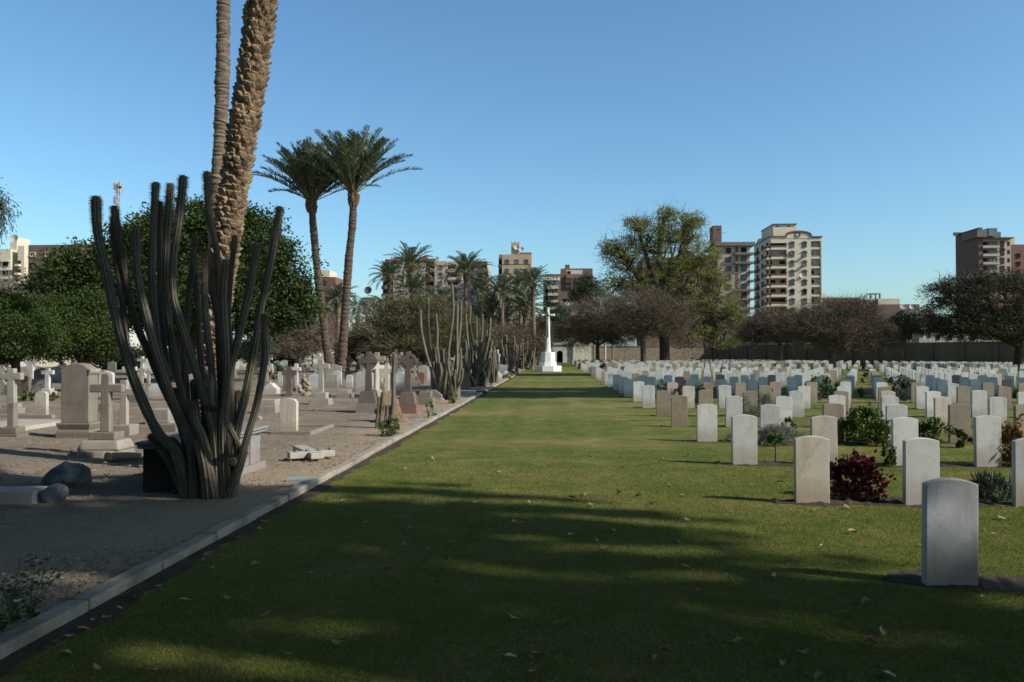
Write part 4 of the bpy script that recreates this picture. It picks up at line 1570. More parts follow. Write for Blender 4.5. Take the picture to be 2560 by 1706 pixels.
b.build('cut_stump', M['cactus'], t)


def cactus_clump(label, px, base, stems, r, seed, spread=.4, low=None):
    """stems: list of (top px, top py)"""
    R = random.Random(seed)
    x, y = place(px, base)
    t = thing('cactus', label, 'cactus', (x, y, .02), 0, 'columnar cacti')
    for i, (tx, ty) in enumerate(stems):
        dy = R.uniform(-.5, .6)
        top = np.array(P(tx, ty, y + dy)) - np.array([x, y, 0])
        bx = R.uniform(-spread, spread) * .8 + top[0] * .18
        h = top[2]
        pts = [(bx, dy * .4, -.05), (bx + (top[0] - bx) * .35, dy * .6, h * .22), (bx + (top[0] - bx) * .72, dy * .8, h * .5), (top[0] * .95 + R.uniform(-.05, .05), dy, h * .78), (top[0], dy, h)]
        cactus_stem(t, pts, r * R.uniform(.8, 1.1), 8, 16, 16, y < 40, seed * 50 + i, .35)
    return t


s2 = [(1051, 780), (1070, 752), (1130, 716), (1152, 756), (1143, 768), (1090, 790)]
R_ = random.Random(4)
s2 += [(R_.uniform(1072, 1162), R_.uniform(868, 940)) for _ in range(18)]
cactus_clump('second cactus clump with pale leaning stems in front of the wide brown tablet', 1118, 1000, s2, .05, 3, .45)
s3 = [(1164, 790), (1176, 770), (1190, 795), (1206, 790), (1226, 800), (1217, 830)]
s3 += [(R_.uniform(1160, 1230), R_.uniform(840, 915)) for _ in range(24)]
cactus_clump('third cactus clump, very dense and dark, beyond the second one', 1190, 968, s3, .054, 5, .6)
s4 = [(R_.uniform(1228, 1250), R_.uniform(870, 920)) for _ in range(8)]
cactus_clump('fourth small cactus clump beside the pale stone mound', 1236, 957, s4, .06, 7, .35)
s5 = [(R_.uniform(1252, 1302), R_.uniform(835, 905)) for _ in range(17)]
cactus_clump('fifth cactus clump behind the white statue', 1282, 935, s5, .065, 9, .7)
s6 = [(R_.uniform(1300, 1338), R_.uniform(850, 905)) for _ in range(12)]
cactus_clump('farthest cactus clump near the memorial cross', 1316, 924, s6, .07, 11, .8)
x, y = place(975, 1072)
t = thing('cactus', 'lone cactus with one tall stem in front of the boulder', 'cactus', (x, y - .1, .02), 0, 'columnar cacti')
for i, (tx, ty, r, bx) in enumerate(((986, 893, .045, .03), (947, 1000, .026, -.28), (957, 985, .024, -.2), (966, 1018, .026, -.1), (975, 1020, .024, -.02))):
    top = np.array(P(tx, ty, y - .1)) - np.array([x, y - .1, 0])
    h = top[2]
    cactus_stem(t, [(bx, 0, -.03), (bx * .7 + .3 * top[0] + (.04 if i == 0 else 0), 0, h * .35), (bx * .3 + top[0] * .7, .02, h * .7), (top[0], 0, h)], r, 8, 18, 18, True, 900 + i, .5)


# ------------------------------------------------------------------ shrubs and flowers
def bush(name, label, px, base, wpx, hpx, mat, leaf, n, seed, group=None, stems=9, mat2=None, flowers=0, fmat='flower', lw=.5, up=.35, cat='shrub', loc=None, stemmat='twig', yoff=.2, flat=1.0):
    x, y = loc if loc else place(px, base)
    mm = y / F
    w, h = wpx * mm / 2, hpx * mm
    R = np.random.default_rng(seed)
    yo = min(yoff, w)
    t = thing(name, label, cat, (x if loc else XA(px, y + yo), y + yo, .005), 0, group)
    b = MB()
    ncl = max(8, n // 26)
    d = R.normal(size=(ncl, 3))
    d /= np.linalg.norm(d, axis=1)[:, None]
    d[:, 2] = np.abs(d[:, 2]) * 1.0 - .15
    d[::4, 2] = -.62
    rad = R.uniform(.45, 1.0, ncl)[:, None] ** .6
    c = d * rad * np.array([w, w * .85, h * .56]) + np.array([0, 0, h * .47])
    c[:, 2] = np.maximum(c[:, 2], h * .10)
    k = R.integers(0, ncl, n)
    pos = c[k] + R.normal(0, 1, (n, 3)) * np.array([w, w, h * .6]) * .13
    pos[:, 2] = np.maximum(pos[:, 2], .02)
    dirs = (pos - np.array([0, 0, h * .3])) / max(h, .1) + R.normal(0, .7, (n, 3)) + np.array([0, 0, up])
    keep_ = np.sin(pos[:, 0] / w * 4 + seed) + np.sin(pos[:, 1] / w * 3.3) + np.sin(pos[:, 2] / h * 5 + 1) > -1.35   # ragged outline, see-through gaps
    pos, dirs = pos[keep_], dirs[keep_]
    n = len(pos)
    L = leaf * R.uniform(.6, 1.25, n)
    b.cards(pos, L, L * lw, 0, dirs, None, R)
    b.build('foliage', mat if not mat2 else [mat, mat2], t)
    s = MB()
    ks = R.integers(0, ncl, stems * 3)
    for q in range(stems):
        a = R.uniform(0, 2 * PI)
        p0 = np.array([math.cos(a), math.sin(a), 0]) * w * .12
        p1 = c[ks[q]] * .9
        mid = p0 * .6 + p1 * .4 + np.array([0, 0, h * .12])
        s.tube([p0, mid, p1], [max(.006, w * .022), max(.005, w * .016), .004], 5)
    s.build('stem', M[stemmat], t)
    if flowers:
        f = MB()
        kk = R.integers(0, n, flowers)
        fp = c[R.integers(0, ncl, flowers)] * np.array([1.05, 1.05, 1.08]) + R.normal(0, .02, (flowers, 3))
        for q in range(5):
            a = q / 5 * 2 * PI
            f.cards(fp + np.array([math.cos(a), math.sin(a), 0]) * .015, .03, .022, 0, np.tile([math.cos(a), math.sin(a), .2], (flowers, 1)), np.tile([0, .3, 1.0], (flowers, 1)), R)
        f.build('flower', M[fmat], t)
    return t


GB = 'shrubs between the headstones'
bush('shrub', 'crimson leaved shrub between the two headstones of the second row', 2140, 1246, 140, 104, M['croton'], .06, 2300, 1, GB, 14, None, 0, 'flower', .72)
bush('shrub', 'low blue green spiky tuft beside the front grey headstone', 2478, 1250, 96, 62, M['spike'], .14, 1100, 2, GB, 4, None, 0, 'flower', .12, .9)
bush('shrub', 'rounded grey green lavender bush behind the small standard plant', 1950, 1112, 110, 52, M['lavender'], .07, 4200, 3, GB, 6, None, 0, 'flower', .16, .5)
bush('shrub', 'large deep green bush with pale blue flowers beside the fourth row', 2158, 1112, 108, 92, M['dkbush'], .08, 3000, 4, GB, 10, None, 10, 'pinkflower', .5)
bush('shrub', 'tall grey lavender bush in front of a tan headstone', 1892, 1040, 80, 64, M['lavender'], .08, 4200, 5, GB, 8, None, 0, 'flower', .16, .6)
bush('shrub', 'small crimson shrub behind the tall grey lavender bush', 1920, 1012, 40, 46, M['croton'], .1, 160, 6, GB, 5, None, 0, 'flower', .5)
bush('shrub', 'crimson shrub behind the tan headstones near the lawn edge', 1690, 1005, 58, 60, M['croton'], .12, 300, 7, GB, 7, None, 0, 'flower', .55)
bush('shrub', 'yellow and red variegated shrub behind the right hand headstone', 2530, 1165, 86, 112, M['ylbush'], .11, 900, 8, GB, 9, None, 0, 'flower', .34)
bush('shrub', 'green shrub with arching leaves in the third row', 2335, 1118, 88, 72, M['dkbush'], .12, 800, 9, GB, 8, None, 0, 'flower', .3)
bush('shrub', 'small broad leaved green plant beside a tan headstone', 2405, 1118, 40, 46, M['bushgreen'], .12, 130, 10, GB, 4, None, 0, 'flower', .6)
bush('shrub', 'dark green shrub in the shaded band of headstones', 2050, 1000, 62, 66, M['dkbush'], .13, 420, 11, GB, 6)
bush('shrub', 'second dark shrub in the shaded band, farther right', 2238, 1000, 66, 60, M['darkleaf'], .13, 420, 12, GB, 6)
bush('shrub', 'bright yellow green tuft in the sunlit rows', 2100, 938, 44, 20, M['bigleaf'], .2, 220, 13, GB, 4, None, 0, 'flower', .2, .7)
bush('shrub', 'far red shrub among white headstones by the memorial cross', 1510, 930, 30, 24, M['croton'], .3, 160, 14, GB, 4)
bush('shrub', 'far red shrub at the second plot edge', 1455, 923, 24, 18, M['croton'], .3, 130, 15, GB, 4)
bush('shrub', 'dark red shrub in the shaded rows at the right', 2170, 945, 34, 40, M['croton'], .2, 180, 16, GB, 4)
bush('shrub', 'red shrub at the right behind shaded headstones', 2425, 968, 44, 34, M['croton'], .16, 220, 17, GB, 4)
bush('shrub', 'low dark shrub among shaded headstones near the lawn', 1655, 1000, 34, 56, M['dkbush'], .12, 260, 18, GB, 4)
bush('shrub', 'dark green shrub behind the tan stone of the seventh row', 1745, 1015, 40, 60, M['dkbush'], .12, 260, 19, GB, 4)
bush('shrub', 'small green plant left of the white fourth stone', 1968, 1076, 40, 34, M['dkbush'], .1, 140, 20, GB, 4)
bush('shrub', 'low olive bush beside the white third row stone', 2222, 1165, 40, 56, M['bushgreen'], .06, 420, 21, GB, 4)
x, y = place(1944, 1152)
t = thing('standard_plant', 'small standard plant with bare stem and dark rosette in the third row', 'plant', (x, y + .12, 0), 0)
b = MB()
b.tube([(0, 0, 0), (.005, 0, .14), (-.003, 0, .3)], [.016, .013, .012], 7)
b.build('stem', M['greybark'], t)
b = MB()
R = np.random.default_rng(8)
n = 90
a = R.uniform(0, 2 * PI, n)
el = R.uniform(-.5, .9, n)
d = np.c_[np.cos(a) * np.cos(el), np.sin(a) * np.cos(el), np.sin(el)]
b.cards(d * .09 + np.array([0, 0, .34]), .12, .045, 0, d, None, R)
b.build('foliage', M['dkbush'], t)

# low bedding plants between the stones
prs = []
for (nm, mt, lf, w_, h_, n_, lw_, up_) in (('low dark green plant', 'dkbush', .08, 64, 34, 420, .45, .3), ('low grey green sprig', 'lavender', .07, 50, 26, 700, .16, .6), ('small crimson plant', 'croton', .08, 44, 40, 300, .6, .3),
                                           ('bright green tuft', 'bushgreen', .10, 52, 32, 320, .25, .7), ('small leafy green plant', 'dkbush', .09, 44, 50, 300, .5, .4)):
    k = len(prs)
    prs.append([bush('bedding_plant', '', 0, 0, w_, h_, M[mt], lf, n_, 300 + k, 'low plants in the headstone beds', 4, None, 0, 'flower', lw_, up_, 'plant', (0, 15.0)), nm, False])
br = random.Random(12)
big = [(o.location.x, o.location.y) for o in COL.objects if o.parent is None and o.get('group') == 'shrubs between the headstones']
big.append((place(1944, 1152)[0], place(1944, 1152)[1] + .12))
for (r, k, X, Y) in used_front:
    if r < 1 or r > 13 or br.random() > .36:
        continue
    xx, yy = X + .595 + br.uniform(-.16, .16), Y + br.uniform(.02, .2)
    if xx > .60 * Y or min((abs(xx - a) + abs(yy - b_) for a, b_ in big), default=9) < .7:
        continue
    pr = br.choice(prs)
    sc = br.uniform(.7, 1.35)
    lab = f'{pr[1]} right of the {ORD[k + 1]} headstone in the {ORD[r + 1]} row from the front'
    if not pr[2]:
        pr[2] = True
        pr[0].location = (xx, yy, .005)
        pr[0]['label'] = lab
    else:
        dup(pr[0], (xx, yy, .005), br.uniform(0, 6), lab, None, sc)
GK = 'small plants along the kerb'
bush('flowering_plant', 'white flowered periwinkle in front of the boulder', 975, 1093, 58, 52, M['dkbush'], .055, 900, 31, GK, 9, None, 16)
bush('flowering_plant', 'sparse plant with tiny pale flowers beside the red based celtic cross', 1072, 1046, 36, 44, M['dkbush'], .07, 170, 32, GK, 7, None, 5, 'pinkflower')
bush('flowering_plant', 'leafy plant at the foot of the second cactus clump', 1124, 1010, 44, 42, M['bushgreen'], .08, 300, 33, GK, 7, None, 6)
bush('flowering_plant', 'yellowish bush beside the pale stone mound at the far kerb', 1275, 948, 26, 22, M['bigleaf'], .12, 220, 34, GK, 5)
bush('flowering_plant', 'small plant at the foot of the fourth cactus clump', 1222, 965, 20, 16, M['dkbush'], .1, 100, 35, GK, 4)
bush('flowering_plant', 'low flowering weed at the foot of the tall cactus', 440, 1240, 26, 22, M['dkbush'], .04, 90, 36, GK, 5, None, 3, 'pinkflower')
bush('shrub', 'bright green leafy bush among graves right of the tall cactus', 688, 950, 46, 44, M['bushgreen'], .2, 420, 37, None, 6)
bush('shrub', 'bright green shrub seen between the right cactus stems', 646, 945, 50, 62, M['bushgreen'], .22, 420, 38, None, 6)
bush('shrub', 'dark leafy weed behind the small shouldered gravestone', 70, 1004, 44, 36, M['dkbush'], .12, 260, 39, None, 5)
bush('shrub', 'low green weed right of the small shouldered gravestone', 132, 1002, 28, 24, M['dkbush'], .12, 160, 40, None, 5)
# near flowering weeds at the lower left
for i, (px, base, hh, lean) in enumerate(((30, 1560, 150, .0), (75, 1555, 140, .25), (8, 1580, 120, -.1))):
    x, y = place(px, base)
    mm = y / F
    h = hh * mm * 1.15
    t = thing('flowering_weed', ['white flowered weed at the lower left corner, middle of three', 'white flowered weed leaning right at the lower left corner', 'white flowered weed cut by the left picture edge'][i],
              'plant', (x, y, .02), 0, 'white flowered weeds by the kerb')
    R = np.random.default_rng(60 + i)
    sb, lb, fb = MB(), MB(), MB()
    for s in range(6):
        a = R.uniform(0, 2 * PI)
        top = np.array([math.cos(a) * .13 + lean * .25, math.sin(a) * .12, h * R.uniform(.6, 1.05)])
        pth = smooth_poly([(0, 0, 0), top * np.array([.3, .3, .45]), top], 9)
        sb.tube(pth, np.linspace(.005, .0025, 9), 5)
        k = R.integers(1, 9, 26)
        pos = pth[k] + R.normal(0, .012, (26, 3))
        aa = R.uniform(0, 2 * PI, 26)
        dr = np.c_[np.cos(aa), np.sin(aa), R.uniform(.0, .7, 26)]
        lb.cards(pos + dr * .025, .05 * R.uniform(.7, 1.3, 26), .02, 0, dr, np.tile([0, 0, 1.], (26, 1)) + R.normal(0, .3, (26, 3)), R)
        if s < 3:
            for q in range(5):
                a2 = q / 5 * 2 * PI
                fb.cards((pth[-1] + np.array([math.cos(a2), math.sin(a2), 0]) * .016)[None], .03, .024, 0, np.array([[math.cos(a2), math.sin(a2), .15]]), np.array([[0, 0, 1.]]), R)
    sb.build('stem', M['rachis'], t)
    lb.build('foliage', M['dkbush'], t)
    fb.build('flower', M['flower'], t)

# ------------------------------------------------------------------ palms


def frond_crown(name, seed, n=34, L=4.2, el0=(-.1, 1.35), droop=.9, wind=(0, 0), mat='frond', nl=30, lw=.05, ll=.5, lift=.75):
    R = np.random.default_rng(seed)
    b = MB()
    for i in range(n):
        az = i * 2.39996 + R.uniform(-.3, .3)
        u = (i + .5) / n
        el = el0[0] + (el0[1] - el0[0]) * u ** .8 + R.uniform(-.1, .1)
        Lf = L * R.uniform(.8, 1.1) * (1 - .15 * u)
        h = np.array([math.cos(az), math.sin(az), 0.0])
        t = np.linspace(0, 1, 13)
        ang = el - droop * (t ** 1.8) * (.5 + .9 * math.cos(max(el, 0)))
        ds = Lf / 12
        x = np.cumsum(np.cos(ang)) * ds
        z = np.cumsum(np.sin(ang)) * ds
        pth = h[None] * x[:, None] + np.array([0, 0, 1.0])[None] * z[:, None]
        pth += np.array([wind[0], wind[1], 0]) * (t ** 1.6)[:, None] * Lf
        pth = np.r_[[h * .12], pth + h * .12]
        b.tube(pth, np.linspace(.035, .006, len(pth)) * (L / 4.2), 4, 1, False)
        m = nl
        tt = np.linspace(.26, .995, m)
        kf = tt * (len(pth) - 1)
        k = np.minimum(kf.astype(int), len(pth) - 2)
        f = (kf - k)[:, None]
        c = pth[k] * (1 - f) + pth[k + 1] * f
        tg = pth[k + 1] - pth[k]
        tg /= np.linalg.norm(tg, axis=1)[:, None]
        side = np.cross(tg, np.array([0, 0, 1.0]))
        side /= np.linalg.norm(side, axis=1)[:, None] + 1e-9
        up = np.cross(side, tg)
        prof = ll * (np.sin(np.clip((tt - .12) / .9, 0, 1) * PI) ** .55 * .85 + .15)
        for s in (-1, 1):
            dr = tg * .75 + side * s * .8 + up * lift * .5 + R.normal(0, .13, (m, 3))
            dr /= np.linalg.norm(dr, axis=1)[:, None]
            dr[:, 2] -= .10
            ln = prof * R.uniform(.8, 1.15, m) * (L / 4.2)
            b.cards(c + dr * ln[:, None] * .5, ln, lw * (L / 4.2), 0, dr, up + R.normal(0, .25, (m, 3)), R)
    return b.mesh(name, [M[mat], M['rachis']])


CROWNS = [frond_crown('palm_crown', 1, 84, 5.0, (.62, 1.5), .52, (.0, 0), nl=50, ll=.62, lw=.065),
          frond_crown('palm_crown', 2, 84, 5.0, (.5, 1.5), .45, (-.02, 0), nl=50, ll=.62, lw=.07),
          frond_crown('palm_crown', 3, 48, 4.6, (-.2, 1.4), 1.0, (.05, 0), nl=34, lw=.085, ll=.6),
          frond_crown('palm_crown', 4, 48, 4.6, (-.25, 1.4), .9, (-.05, .03), nl=34, lw=.085, ll=.6),
          frond_crown('palm_crown', 5, 44, 4.6, (-.45, 1.2), 1.4, (0, 0), 'frondgrey', nl=34, lw=.085, ll=.6)]


def ring_trunk(pts, r0, r1, seed=0, pitch=.16, sides=14, jag=.10):
    R = np.random.default_rng(seed)
    L = np.linalg.norm(np.diff(np.asarray(pts, float), axis=0), axis=1).sum()
    nr = int(L / pitch)
    p = smooth_poly(pts, nr * 3 + 1)
    t = np.linspace(0, 1, len(p))
    rad = r0 + (r1 - r0) * t
    saw = np.arange(len(p)) % 3
    rad = rad * (1 + np.where(saw == 2, jag, np.where(saw == 1, jag * .4, -jag * .5)) * R.uniform(.5, 1.3, len(p)))
    rad *= 1 + .05 * np.sin(t * 23 + R.uniform(0, 6)) + R.normal(0, .018, len(p))
    p = p + R.normal(0, .012, p.shape)
    rad[:6] *= np.linspace(1.35, 1.0, 6)
    b = MB()
    b.tube(p, rad, sides, 0, False)
    return b


def palm(label, tpts, r0, r1, crown, scale=1.0, boot=True, rz=0.0, group='date palms', seed=0, pitch=.16, tm='palmtrunk2'):
    base = np.array(tpts[0], float)
    t = thing('palm_tree', label, 'palm tree', tuple(base), 0, group)
    loc = [np.array(q, float) - base for q in tpts]
    ring_trunk(loc, r0, r1, seed, pitch).build('trunk', M[tm], t)
    top = loc[-1]
    R = np.random.default_rng(seed + 5)
    if boot:
        b = MB()
        hb = .9 * scale
        n = 70
        z = R.uniform(-hb, .15, n)
        a = R.uniform(0, 2 * PI, n)
        rr = r1 * (1.15 + .35 * np.exp(-((z + hb * .35) / (hb * .45)) ** 2))
        pos = np.c_[np.cos(a) * rr, np.sin(a) * rr, z]
        dr = np.c_[np.cos(a) * .45, np.sin(a) * .45, np.ones(n)]
        b.tube([(0, 0, -hb), (0, 0, -hb * .4), (0, 0, .2)], [r1, r1 * 1.45, r1 * 1.05], 12)
        b.sticks(pos - dr * .12, pos + dr * .16, .09 * scale, .05 * scale, 0, 4)
        o = b.build('boot', M['palmboot'], t, loc=tuple(top))
    c = link('crown', CROWNS[crown], t, tuple(top), rz)
    c.scale = (scale,) * 3
    return t


def trunk_px(px_list, Y, base_z=0.0, base_px=None):
    pts = [tuple(P(x, y, Y)) for x, y in px_list]
    f = pts[0]
    if f[2] > .05:
        sl = (pts[0][0] - pts[1][0]) / (pts[0][2] - pts[1][2])
        pts = [(f[0] - sl * f[2], f[1], 0.0)] + pts
    else:
        pts[0] = (f[0], f[1], 0.0)
    return pts


# the two tall ones
palm('left one of the two tall date palms, its dark vase shaped crown touching its neighbour', trunk_px([(822, 915), (808, 800), (795, 690), (785, 590), (779, 505)], 58), .30, .25, 1, .93, True, .4, 'tall date palms', 1, .2, 'palmdark')
palm('right one of the two tall date palms, with pale orange boots under its crown', trunk_px([(853, 925), (864, 770), (872, 650), (881, 560), (884, 485)], 55), .33, .23, 0, .9, True, 1.9, 'tall date palms', 2, .2, 'palmdark')

SM = [  # label, crown px, trunk bottom px (or None), Y, crown, scale
    ('date palm with windblown top in front of the long pink apartment block', (1026, 672), (1031, 800), 92, 2, .78),
    ('short date palm at the left end of the pink apartment block', (972, 694), (975, 800), 98, 3, .62),
    ('low date palm with spreading fronds below the windblown palm', (1034, 735), (1034, 800), 90, 3, .70),
    ('full crowned date palm in front of the middle of the pink apartment block', (1165, 688), (1164, 790), 95, 3, .80),
    ('date palm half hidden right of the full crowned palm', (1203, 738), (1203, 830), 97, 2, .66),
    ('slim date palm with a long bare trunk left of the beige tower', (1255, 738), (1256, 905), 88, 3, .66),
    ('small date palm with orange trunk below the beige tower', (1231, 770), (1232, 850), 92, 2, .58),
    ('date palm standing before the beige tower', (1302, 728), (1300, 880), 98, 2, .66),
    ('thin trunked date palm right of the beige tower', (1333, 712), (1334, 890), 90, 3, .62),
    ('broad date palm with thick trunk left of the memorial cross', (1312, 778), (1311, 890), 93, 2, .70),
    ('grey green low palm behind the umbrella shaped tree', (1105, 748), None, 100, 4, .66),
    ('date palm between the two tall palm trunks', (846, 756), (843, 925), 70, 3, .50),
    ('dusty palm left of the tall palm trunks', (815, 772), (817, 925), 74, 4, .50),
    ('drooping palm right of the tall palm trunk', (893, 775), None, 78, 4, .50),
    ('drooping grey palm left of the umbrella shaped tree', (962, 770), None, 88, 4, .60),
    ('low fan of palm fronds behind the cactus row', (1292, 838), None, 95, 4, .56),
    ('small palm at the left edge of the umbrella shaped tree', (1072, 760), None, 104, 4, .55),
]
for i, (lab, c, bt, Y, cr, sc) in enumerate(SM):
    top = P(c[0], c[1], Y)
    bx = P(bt[0], bt[1], Y).x if bt else top.x + .2
    zb = P(bt[0], bt[1], Y).z if bt else 0
    if bt:
        sl = (top.x - bx) / max(top.z - zb, .5)
        bx = bx - sl * max(zb, 0)
    pts = [(bx, Y, 0), (bx * .6 + top.x * .4, Y, top.z * .4), (bx * .25 + top.x * .75, Y, top.z * .75), tuple(top)]
    palm(lab, pts, .25, .21, cr, sc * 1.02, True, i * 1.3, 'date palms', 20 + i, .24)


# foreground scaly trunk
def scaly_trunk(b, pts, r0, r1, per, pitch, sz, seed):
    R = np.random.default_rng(seed)
    p = smooth_poly(pts, 90)
    seg = np.r_[0, np.cumsum(np.linalg.norm(np.diff(p, axis=0), axis=1))]
    L = seg[-1]
    b.tube(p, np.interp(seg, [0, L], [r0, r1]) * .93, 20, 1, True)
    nrow = int(L / pitch)
    for k in range(nrow):
        s = (k + .5) * pitch
        c0 = np.array([np.interp(s, seg, p[:, j]) for j in range(3)])
        c1 = np.array([np.interp(min(s + .1, L), seg, p[:, j]) for j in range(3)])
        ax = c1 - c0
        ax /= np.linalg.norm(ax) + 1e-9
        u = np.cross(ax, [0, 1, 0])
        u /= np.linalg.norm(u)
        w = np.cross(ax, u)
        rr = r0 + (r1 - r0) * s / L
        for q in range(per):
            a = (q + .5 * (k % 2)) / per * 2 * PI + R.normal(0, .10) + k * .11
            o = math.cos(a) * u + math.sin(a) * w
            sd = np.cross(o, ax)
            cc = c0 + ax * R.normal(0, .22 * pitch)
            W = sz * R.uniform(.75, 1.25)
            H = sz * R.uniform(.9, 1.35)
            pr = sz * R.uniform(.28, .66)
            skew = R.normal(0, .14) * W
            v = [cc + o * rr * .9 - sd * W * .62 - ax * H * .55, cc + o * rr * .9 + sd * W * .62 - ax * H * .55,
                 cc + o * (rr + pr) + sd * (W * .36 + skew) + ax * H * .22, cc + o * (rr + pr) - sd * (W * .36 - skew) + ax * H * .22,
                 cc + o * rr * .92 + sd * W * .44 + ax * H * .5, cc + o * rr * .92 - sd * W * .44 + ax * H * .5,
                 cc + o * (rr + pr * .62) + sd * skew - ax * H * .18]
            b.raw(v, [np.array([(0, 1, 6), (1, 2, 6), (2, 3, 6), (3, 0, 6)]), np.array([(3, 2, 4, 5)]), np.array([(0, 3, 5), (1, 4, 2)])], 0)


YP = 11.4
tp = [(526, 1075), (534, 900), (543, 760), (560, 640), (577, 520), (592, 430), (612, 300), (630, 190), (643, 90), (654, 0)]
pts = trunk_px(tp, YP)
lastd = np.array(pts[-1]) - np.array(pts[-2])
pts += [tuple(np.array(pts[-1]) + lastd * 3.5), tuple(np.array(pts[-1]) + lastd * 7.5)]
base = np.array(pts[0])
t = thing('palm_tree', 'thick scaly palm trunk leaning right behind the tall cactus, crown above the picture', 'palm tree', tuple(base), 0, 'palm trunks cut by the top edge')
b = MB()
loc = [np.array(q) - base for q in pts]
scaly_trunk(b, loc, .158, .2, 10, .08, .108, 5)
b.build('trunk', [M['palmtrunk'], M['palmtrunk2']], t)
c = link('crown', CROWNS[0], t, tuple(loc[-1]))
YP2 = 27.0
pts = trunk_px([(520, 985), (533, 700), (538, 600), (542, 470), (553, 300), (557, 150), (559, 0)], YP2)
lastd = np.array(pts[-1]) - np.array(pts[-2])
pts += [tuple(np.array(pts[-1]) + lastd * 2.2)]
base = np.array(pts[0])
t = thing('palm_tree', 'slender ringed palm trunk left of the thick scaly trunk, crown above the picture', 'palm tree', tuple(base), 0, 'palm trunks cut by the top edge')
b = ring_trunk([np.array(q) - base for q in pts], .20, .225, 9, .125, 16, .13)
b.build('trunk', M['palmtrunk2'], t)
link('crown', CROWNS[1], t, tuple(np.array(pts[-1]) - base))


# ------------------------------------------------------------------ broad-leaved trees
def limb(b, p0, p1, r0, r1, R, sag=.12, n=6, sides=7):
    p0, p1 = np.array(p0, float), np.array(p1, float)
    L = np.linalg.norm(p1 - p0)
    m = p0 * .5 + p1 * .5 + R.normal(0, .06, 3) * L + np.array([0, 0, sag * L])
    m2 = p0 * .2 + p1 * .8 + R.normal(0, .05, 3) * L + np.array([0, 0, sag * L * .5])
    pth = smooth_poly([p0, m, m2, p1], n + 2)
    b.tube(pth, np.linspace(r0, r1, len(pth)), sides)
    return pth


